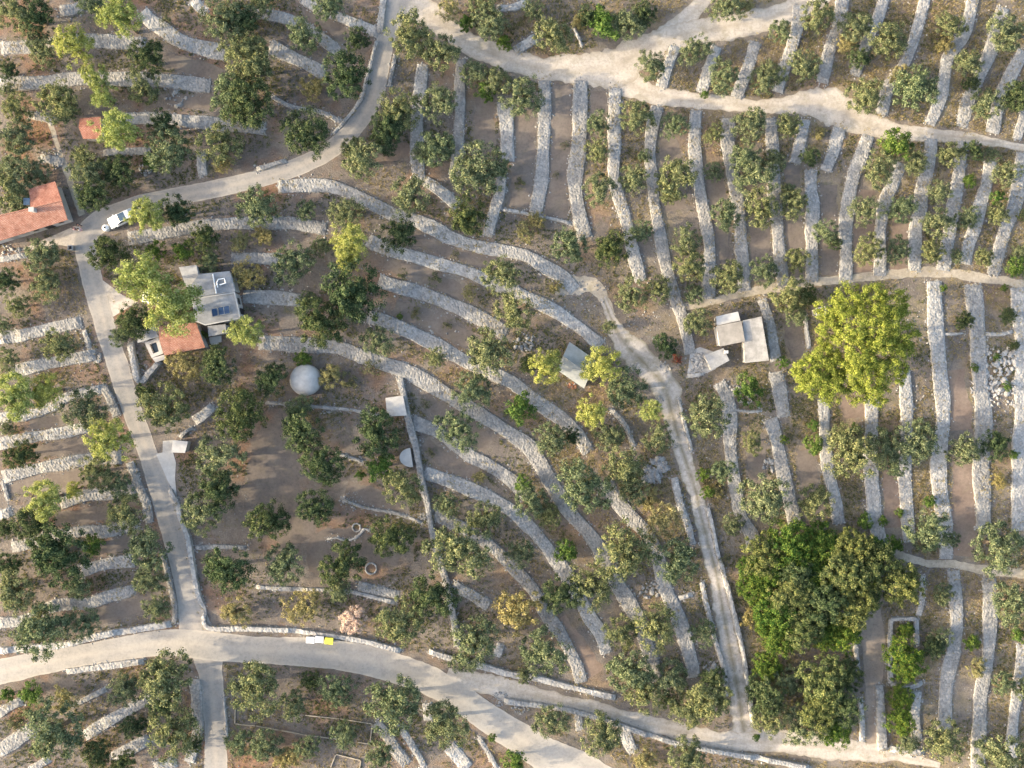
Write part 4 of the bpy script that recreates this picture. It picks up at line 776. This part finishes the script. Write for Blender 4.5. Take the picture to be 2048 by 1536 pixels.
def kerb_line(label, pts, name='garden_kerb'):
    m = MB(); w = .075
    for a, b in zip(pts[:-1], pts[1:]):
        A, B = Vector(P(*a)), Vector(P(*b)); d = (B - A).normalized(); n = Vector((-d.y, d.x, 0)) * w
        m.prism([tuple(A + n - d * w)[:2], tuple(A - n - d * w)[:2], tuple(B - n + d * w)[:2], tuple(B + n + d * w)[:2]], -.05, .22 + .002 * (len(m.f) % 3))
    me = mesh_np(name, m.v, m.f); bm = bmesh.new(); bm.from_mesh(me); bmesh.ops.recalc_face_normals(bm, faces=bm.faces); bm.to_mesh(me); bm.free()
    tag(link(name, me, M['path']), label, 'kerb', 'thin garden kerbs')
kerb_line('thin pale kerb running right from beside the lower road', [(472,1402),(470,1447),(512,1451),(562,1460),(615,1470),(672,1477)])
kerb_line('thin pale angular kerb around the olive left of the sloping walls', [(612,1430),(680,1437),(745,1447),(740,1487),(717,1484)])
kerb_line('thin pale kerb framing a red-soil bed at the bottom edge', [(662,1533),(672,1508),(722,1520),(719,1538)])

# ---------------------------------------------------------------- rocks, grass, stones
ico = bmesh.new(); bmesh.ops.create_icosphere(ico, subdivisions=1, radius=1); ICOV = [v.co.copy() for v in ico.verts]; ICOF = [[v.index for v in f.verts] for f in ico.faces]; ico.free()
def rocks(name, spots, mat, label=None, cat=None, kind='stuff', seed=1):
    """spots: (x, y, spread_px, n, smin, smax)"""
    rng = random.Random(seed); V, F = [], []
    for x, y, sp, n, s0, s1 in spots:
        for i in range(n):
            a, rr = rng.uniform(0, 6.283), sp * math.sqrt(rng.random()); q = P(x + rr * math.cos(a), y + rr * math.sin(a) * .8); s = s0 + (s1 - s0) * rng.random() ** 2.2
            rot = Matrix.Rotation(rng.uniform(0, 6.3), 3, 'Z') @ Matrix.Rotation(rng.uniform(-.4, .4), 3, 'X'); sc = (s * rng.uniform(.7, 1.3), s * rng.uniform(.6, 1.1), s * rng.uniform(.35, .75)); k = len(V)
            for v in ICOV:
                j = rng.uniform(.75, 1.2); p = rot @ Vector((v.x * sc[0] * j, v.y * sc[1] * j, v.z * sc[2] * j)); V.append((q.x + p.x, q.y + p.y, max(-.05, p.z + sc[2] * .35)))
            F += [[i_ + k for i_ in f] for f in ICOF]
    return tag(link(name, mesh_np(name, V, F), M[mat]), label, cat, None, kind)
rocks('rock_outcrop', [(2010,745,56,220,.08,.6),(1965,705,26,80,.08,.4),(2035,710,30,90,.1,.6),(1975,775,36,90,.08,.4),(1985,810,34,50,.08,.3),(2030,795,30,60,.08,.4)], 'rubble', 'jagged white limestone outcrop near the right edge', 'rocks', seed=2)
rocks('stone_heap', [(1402,722,19,170,.10,.5),(1392,742,12,60,.08,.3)], 'rubble', 'heap of white stones beside the low grey shed', 'stone heap', seed=3)
rocks('rubble', [(1312,935,24,110,.1,.7),(1300,952,22,60,.1,.8),(1050,683,24,70,.1,.4),(1490,800,14,30,.1,.35),(1470,780,14,30,.1,.4),(655,820,14,40,.08,.3),(350,196,22,30,.1,.45),(1150,585,30,60,.06,.2),
   (1420,1335,16,50,.1,.5),(1300,1180,20,40,.1,.5),(270,945,10,40,.1,.4),(225,815,10,50,.08,.3),(1040,1415,18,70,.08,.3),(1000,1398,18,60,.08,.3),(1540,930,16,40,.1,.4),(845,1033,8,40,.08,.3),(845,880,6,8,.08,.2),(1142,768,10,18,.1,.3),(285,735,12,20,.08,.3),(20,505,22,60,.08,.35),
   (105,318,26,60,.08,.3),(190,715,14,50,.08,.35),(290,340,14,40,.08,.3),(1830,1500,18,40,.1,.35),(1850,650,40,30,.06,.25),(700,1002,26,60,.06,.2),(755,1185,26,60,.06,.2),(640,815,40,40,.06,.2),(1290,650,40,60,.05,.2),(1268,735,14,50,.05,.22),(1325,735,16,50,.05,.25),(1318,800,10,40,.05,.2),(1362,830,8,40,.05,.2),(1345,890,10,40,.05,.22),(1372,1000,10,30,.05,.2),(1400,1010,26,40,.04,.14),(1430,1150,30,40,.04,.14),(1465,1320,34,40,.04,.14),(1180,590,40,60,.05,.25),(1830,780,30,20,.08,.3),(940,730,50,30,.06,.2),(870,660,50,20,.08,.3),(1545,1075,20,20,.1,.3)], 'rubble', 'scattered pale field stones on the terraces', 'stones', seed=4)
rocks('scrap_pile', [(1144,772,9,26,.1,.35)], 'rust', 'reddish scrap pile just left of the grey gabled hut', 'scrap pile', seed=6)
# stone ring and spiral bed in the garden
def ring(label, x, y, r_px, n, s, seed, a0=0, a1=6.283):
    rng = random.Random(seed); m = MB()
    for i in range(n):
        a = a0 + (a1 - a0) * i / n; q = P(x + r_px * math.cos(a), y + r_px * math.sin(a)); k = len(m.v); z = rng.uniform(.7, 1.2)
        for v in ICOV: m.v.append((q.x + v.x * s * z * rng.uniform(.8, 1.2), q.y + v.y * s * z * rng.uniform(.8, 1.2), max(-.04, v.z * s * .8 + .08)))
        m.f += [[j + k for j in f] for f in ICOF]
    tag(link('stone_ring', mesh_np('stone_ring', m.v, m.f), M['rubble']), label, 'stone ring', 'stone rings in the garden')
ring('white stone ring round a planted hole, lower of two in the garden', 742, 1137, 11, 26, .17, 1); ring('smaller beige stone ring at the end of the curving stone line', 713, 1055, 8, 20, .17, 2)
mr = random.Random(11)
def scatter(n, dens, seed, allow=(0,)):
    rng = np.random.default_rng(seed); out = []
    while len(out) < n:
        x, y = rng.uniform(-60, 2108, 4000), rng.uniform(-60, 1596, 4000); k = rng.random(4000)
        ok = k < dens(x, y); ix, iy = (x / 4).astype(int) + 20, (y / 4).astype(int) + 20
        ok &= np.isin(MASK[np.clip(iy, 0, MASK.shape[0]-1), np.clip(ix, 0, MASK.shape[1]-1)], allow); out += list(zip(x[ok], y[ok]))
    return np.array(out[:n])
def fbm(x, y, f, s):
    r = np.random.default_rng(s); v = 0
    for o in range(4):
        a, b, p, q = r.uniform(0, 6.28, 4); k = f * 1.9 ** o; v = v + (np.sin(x * k * math.cos(a) + y * k * math.sin(a) + p) * np.sin(x * k * math.sin(b) - y * k * math.cos(b) + q)) / 1.6 ** o
    return v
BARE = [(1055,320,60,140),(560,960,90,150),(1130,300,40,130),(960,250,40,70),(700,1010,90,60),(860,1150,40,100)]
def dens_dry(x, y):
    d = np.clip(.10 + .60 * np.clip((x - 600) / 1300, -.2, 1) + .55 * fbm(x, y, .013, 3), 0.02, 1)
    d = d + .45 * ((x > 1270) & (y < 265))
    for bx, by, rx, ry in BARE: d = d * np.where(((x - bx) / rx) ** 2 + ((y - by) / ry) ** 2 < 1, .12, 1)
    return d
def dens_weed(x, y): return np.clip(.16 + .6 * fbm(x, y, .017, 8), .02, 1)
def tufts(name, pts, blades, ln, wd, mat, label, cat, seed):
    rng = np.random.default_rng(seed); n = len(pts); k = n * blades
    bx = np.repeat((pts[:, 0] - 1024) * S, blades) + rng.normal(0, .10, k); by = np.repeat((768 - pts[:, 1]) * S, blades) + rng.normal(0, .10, k)
    a = rng.uniform(0, 6.283, k); L = ln * rng.uniform(.5, 1.3, k); tilt = rng.uniform(.35, 1.2, k); c, s = np.cos(a), np.sin(a)
    v = np.empty((k, 3, 3)); v[:, 0] = np.stack([bx - s * wd, by + c * wd, np.zeros(k)], 1); v[:, 1] = np.stack([bx + s * wd, by - c * wd, np.zeros(k)], 1)
    v[:, 2] = np.stack([bx + c * L * np.sin(tilt), by + s * L * np.sin(tilt), L * np.cos(tilt)], 1)
    tag(link(name, mesh_np(name, v.reshape(-1, 3), np.arange(k * 3).reshape(-1, 3)), mat), label, cat, None, 'stuff')
M['leaf_dry'] = mat_leaf('dry_grass', (.20, .155, .075), (.31, .245, .125), (.43, .35, .20), .3)
M['leaf_weed'] = mat_leaf('weeds', (.075, .085, .035), (.13, .14, .06), (.21, .20, .09), .3)
tufts('dry_grass', scatter(46000, dens_dry, 4), 5, .34, .045, M['leaf_dry'], 'dry ochre grass tufts over the terrace soil', 'grass', 1)
tufts('weeds', scatter(30000, dens_weed, 9), 6, .30, .055, M['leaf_weed'], 'low green weeds scattered over the terrace soil', 'weeds', 2)
tufts('wall_weeds', scatter(3500, lambda x, y: np.clip(.2 + .8 * fbm(x, y, .02, 15), 0, 1), 12, (2,)), 5, .28, .05, M['leaf_dry'], 'dry weeds growing from the stone walls', 'weeds', 3)
for me in [o.data for o in col.objects if o.name.startswith('wall_weeds')]:
    for v in me.vertices: v.co.z += .45
pp = scatter(9000, lambda x, y: np.clip(.25 + .5 * np.clip((x - 700) / 1300, 0, 1) + .5 * fbm(x, y, .02, 21), 0, 1), 14, (0, 0))
V, F = [], []; rr = random.Random(8)
for x, y in pp:
    q = P(x, y); s = .035 + .12 * rr.random() ** 3; k = len(V); a = rr.uniform(0, 6.3)
    for j in range(4): V.append((q.x + s * math.cos(a + j * 1.57) * rr.uniform(.7, 1.3), q.y + s * math.sin(a + j * 1.57) * rr.uniform(.7, 1.3), 0))
    V.append((q.x, q.y, s * .8)); F += [[k, k+1, k+4], [k+1, k+2, k+4], [k+2, k+3, k+4], [k+3, k, k+4]]
tag(link('loose_stones', mesh_np('loose_stones', V, F), M['rubble']), 'small loose stones on the soil', 'stones', None, 'stuff')

V, F = [], []; rr = random.Random(18); FS = random.Random(3).choices(FOOT, k=24000)
for x0, y0 in FS:
    x, y = x0 + rr.gauss(0, .28), y0 + rr.gauss(0, .28); s = .06 + .16 * rr.random() ** 2.5; k = len(V); a = rr.uniform(0, 6.3)
    for j in range(4): V.append((x + s * math.cos(a + j * 1.57) * rr.uniform(.7, 1.3), y + s * math.sin(a + j * 1.57) * rr.uniform(.7, 1.3), 0))
    V.append((x + rr.uniform(-.3, .3) * s, y + rr.uniform(-.3, .3) * s, s * rr.uniform(.5, .9))); F += [[k, k+1, k+4], [k+1, k+2, k+4], [k+2, k+3, k+4], [k+3, k, k+4]]
tag(link('fallen_stones', mesh_np('fallen_stones', V, F), M['wall']), 'stones fallen along the feet of the dry-stone walls', 'stones', None, 'stuff')

# ---------------------------------------------------------------- vehicles, bins, people
def car(label, x, y, ang):
    b = P(x, y, .8); r = tag(empty('car', (b.x, b.y, .024), ang), label, 'car')
    prof = [(-2.12,.35),(-2.15,.75),(-2.08,1.02),(-1.9,1.10),(1.0,1.08),(1.85,.98),(2.1,.78),(2.14,.4),(2.0,.28),(-2.0,.28)]
    def loft(prof, w0, taper, name, mat, bev):
        m = MB(); n = len(prof)
        m.add([(a, -w0 * (taper(a, z)), z) for a, z in prof] + [(a, w0 * taper(a, z), z) for a, z in prof], [list(range(n)), list(range(n, 2*n))[::-1]] + [(i, (i+1) % n, n + (i+1) % n, n + i) for i in range(n)])
        return m.build(name, mat, r, bevel=bev)
    body = loft(prof, .90, lambda a, z: 1 - .08 * max(0, abs(a) - 1.5), 'body', M['paint_white'], .05)
    cab = [(-2.0,1.09),(-1.75,1.60),(-1.2,1.68),(.05,1.66),(1.0,1.09)]
    loft(cab, .80, lambda a, z: 1 - .16 * (z - 1.09) / .6, 'cabin', M['paint_white'], .04)
    m = MB(); m.add([(1.02,-.72,1.10),(1.02,.72,1.10),(.10,.62,1.665),(.10,-.62,1.665)], [(0,1,2,3)]); m.add([(.05,-.60,1.685),(.05,.60,1.685),(-1.0,.60,1.70),(-1.0,-.60,1.70)], [(0,1,2,3)])
    ws = m.build('windscreen', M['glass'], r, (0.012, 0, .012))
    md = ws.modifiers.new('thick', 'SOLIDIFY'); md.thickness = .012
    for s in (-1, 1):
        m = MB(); m.add([(.85, s*.795, 1.14), (-1.75, s*.795, 1.14), (-1.6, s*.705, 1.56), (-.05, s*.70, 1.58)], [(0,1,2,3)]); w = m.build('side_window', M['black'], r, (0, s*.012, 0)); w.modifiers.new('thick', 'SOLIDIFY').thickness = .012
        m = MB(); m.box(.75, .95, s*.90 if s > 0 else -1.08, 1.08 if s > 0 else -.90, 1.0, 1.14); m.build('wing_mirror', M['paint_white'], r, bevel=.03)
        m = MB(); m.box(2.0, 2.14, s*.55 - .18, s*.55 + .18, .68, .84); m.build('headlight', M['glass'], r, bevel=.02)
        for ax in (-1.35, 1.3):
            m = MB(); m.tube([(ax, s*.72, .32), (ax, s*.92, .32)], .32, 20); w = m.build('wheel', M['black'], r, bevel=.02); m = MB(); m.tube([(ax, s*.90, .32), (ax, s*.935, .32)], .19, 16); m.build('rim', M['metal'], w)
car('white car with dark windows parked on the road edge, its rear under a yellow tree', 242, 437.5, R(205))
car('white car almost hidden under the big yellow trees by the driveway', 311, 597, R(170))
c0 = P(212, 456, .6); c0.z = .02; r = tag(empty('water_tank', c0), 'small rounded white tank on the road edge in front of the parked car', 'tank')
m = MB(); m.lathe([(.50,0),(.55,.2),(.55,.8),(.46,1.0),(.2,1.1)], 24); m.build('body', M['paint_white'], r, smooth=False); m = MB(); m.lathe([(.16,1.10),(.16,1.17)], 16); m.build('cap', M['black'], r)
def bin_(label, x, y, mat, ang):
    b = P(x, y, 1.1); r = tag(empty('dumpster', (b.x, b.y, .03), ang), label, 'dumpster', 'dumpsters on the main road')
    m = MB(); m.add([(-.55,-.42,.2),(.55,-.42,.2),(.55,.42,.2),(-.55,.42,.2),(-.64,-.52,1.1),(.64,-.52,1.1),(.64,.52,1.1),(-.64,.52,1.1)], [(3,2,1,0),(4,5,6,7),(0,1,5,4),(1,2,6,5),(2,3,7,6),(3,0,4,7)]); m.build('body', M['metal'] if mat == 'paint_white' else M[mat], r, bevel=.03)
    m = MB(); pr = [(-.54,1.1),(-.5,1.2),(-.25,1.30),(.25,1.30),(.5,1.2),(.54,1.1)]; m.add([(-.66, a, z) for a, z in pr] + [(.66, a, z) for a, z in pr], [list(range(6)), list(range(6, 12))] + [(i, (i+1) % 6, 6 + (i+1) % 6, 6 + i) for i in range(6)]); l = m.build('lid', M[mat], r, bevel=.02)
    m = MB(); m.tube([(-.3,-.56,1.16),(.3,-.56,1.16)], .025, 8); m.build('handle', M['black'], l)
    for sx in (-.42, .42):
        for sy in (-.3, .3): m = MB(); m.tube([(sx-.04, sy, .1), (sx+.04, sy, .1)], .1, 12); m.build('wheel', M['black'], r)
bin_('white dumpster, leftmost of the three by the main road', 621, 1280, 'paint_white', R(-3)); bin_('white dumpster between the other white one and the yellow one', 639, 1279, 'paint_white', R(-4)); bin_('dumpster with a bright yellow lid by the main road', 658, 1282, 'yellow', R(-5))

def skin(name, V, E, rad, mat, parent, sub=1):
    me = bpy.data.meshes.new(name); me.from_pydata(V, E, []); o = bpy.data.objects.new(name + '_tmp', me); col.objects.link(o)
    sk = o.modifiers.new('s', 'SKIN')
    for i, v in enumerate(me.skin_vertices[0].data): v.radius = (rad[i], rad[i])
    me.skin_vertices[0].data[0].use_root = True; o.modifiers.new('u', 'SUBSURF').levels = sub
    dg = bpy.context.evaluated_depsgraph_get(); nm = bpy.data.meshes.new_from_object(o.evaluated_get(dg)); bpy.data.objects.remove(o)
    nm.polygons.foreach_set('use_smooth', [True] * len(nm.polygons)); nm.materials.clear(); return link(name, nm, mat, parent)
def person(label, x, y, ang, shirt, trousers, lean=0.0):
    b = P(x, y, 1.3); r = tag(empty('person', (b.x, b.y, .02), ang), label, 'person', 'people standing by the house')
    V = [(0,0,.95),(0,0,1.2),(0,0,1.42),(.01,0,1.52),(.03,0,1.64),(.02,0,1.74)]; E = [(0,1),(1,2),(2,3),(3,4),(4,5)]; rad = [.13,.125,.13,.055,.095,.07]
    for s in (-1, 1):
        k = len(V); V += [(0,s*.17,1.40),(-.02,s*.24,1.14),(.12,s*.22,.92),(.17,s*.21,.85)]; E += [(2,k),(k,k+1),(k+1,k+2),(k+2,k+3)]; rad += [.065,.045,.035,.03]
        for j, (dx, dy, l) in enumerate(((.035,-.03,.055),(.04,-.015,.075),(.04,0,.08),(.04,.015,.07),(.03,.03,.055))): q = len(V); V += [(.17+dx*.6, s*(.21+dy), .82), (.17+dx, s*(.21+dy), .85-l-.02)]; E += [(k+3,q),(q,q+1)]; rad += [.011,.008]
        k = len(V); V += [(0,s*.09,.88),(.02,s*.10,.48),(-.01,s*.11,.10),(.14,s*.13,.045)]; E += [(0,k),(k,k+1),(k+1,k+2),(k+2,k+3)]; rad += [.09,.065,.045,.04]
    body = skin('body', V, E, rad, M['skin'], r)
    m = MB(); m.lathe([(.07,1.60),(.105,1.66),(.108,1.73),(.08,1.80),(.03,1.825)], 16, (.005, 0, 0)); m.build('hair', M['hair'], r, smooth=True)
    skin('shirt', [(0,0,.96),(0,0,1.2),(0,0,1.41),(0,.175,1.40),(-.02,.245,1.16),(0,-.175,1.40),(-.02,-.245,1.16)], [(0,1),(1,2),(2,3),(3,4),(2,5),(5,6)], [.15,.145,.15,.085,.065,.085,.065], M[shirt], r)
    skin('trousers', [(0,0,.95),(0,.09,.86),(.02,.10,.48),(-.01,.11,.14),(0,-.09,.86),(.02,-.10,.48),(-.01,-.11,.14)], [(0,1),(1,2),(2,3),(0,4),(4,5),(5,6)], [.145,.105,.08,.06,.105,.08,.06], M[trousers], r)
person('person in pink clothes, leftmost of three by the corner of the red-roofed house', 147, 457, R(20), 'pinkcloth', 'darkcloth'); person('person in dark clothes, topmost of three by the corner of the red-roofed house', 156, 449, R(250), 'darkcloth', 'darkcloth'); person('person in white and pink clothes, lower right of the three by the red-roofed house', 158, 458, R(170), 'whitecloth', 'pinkcloth')
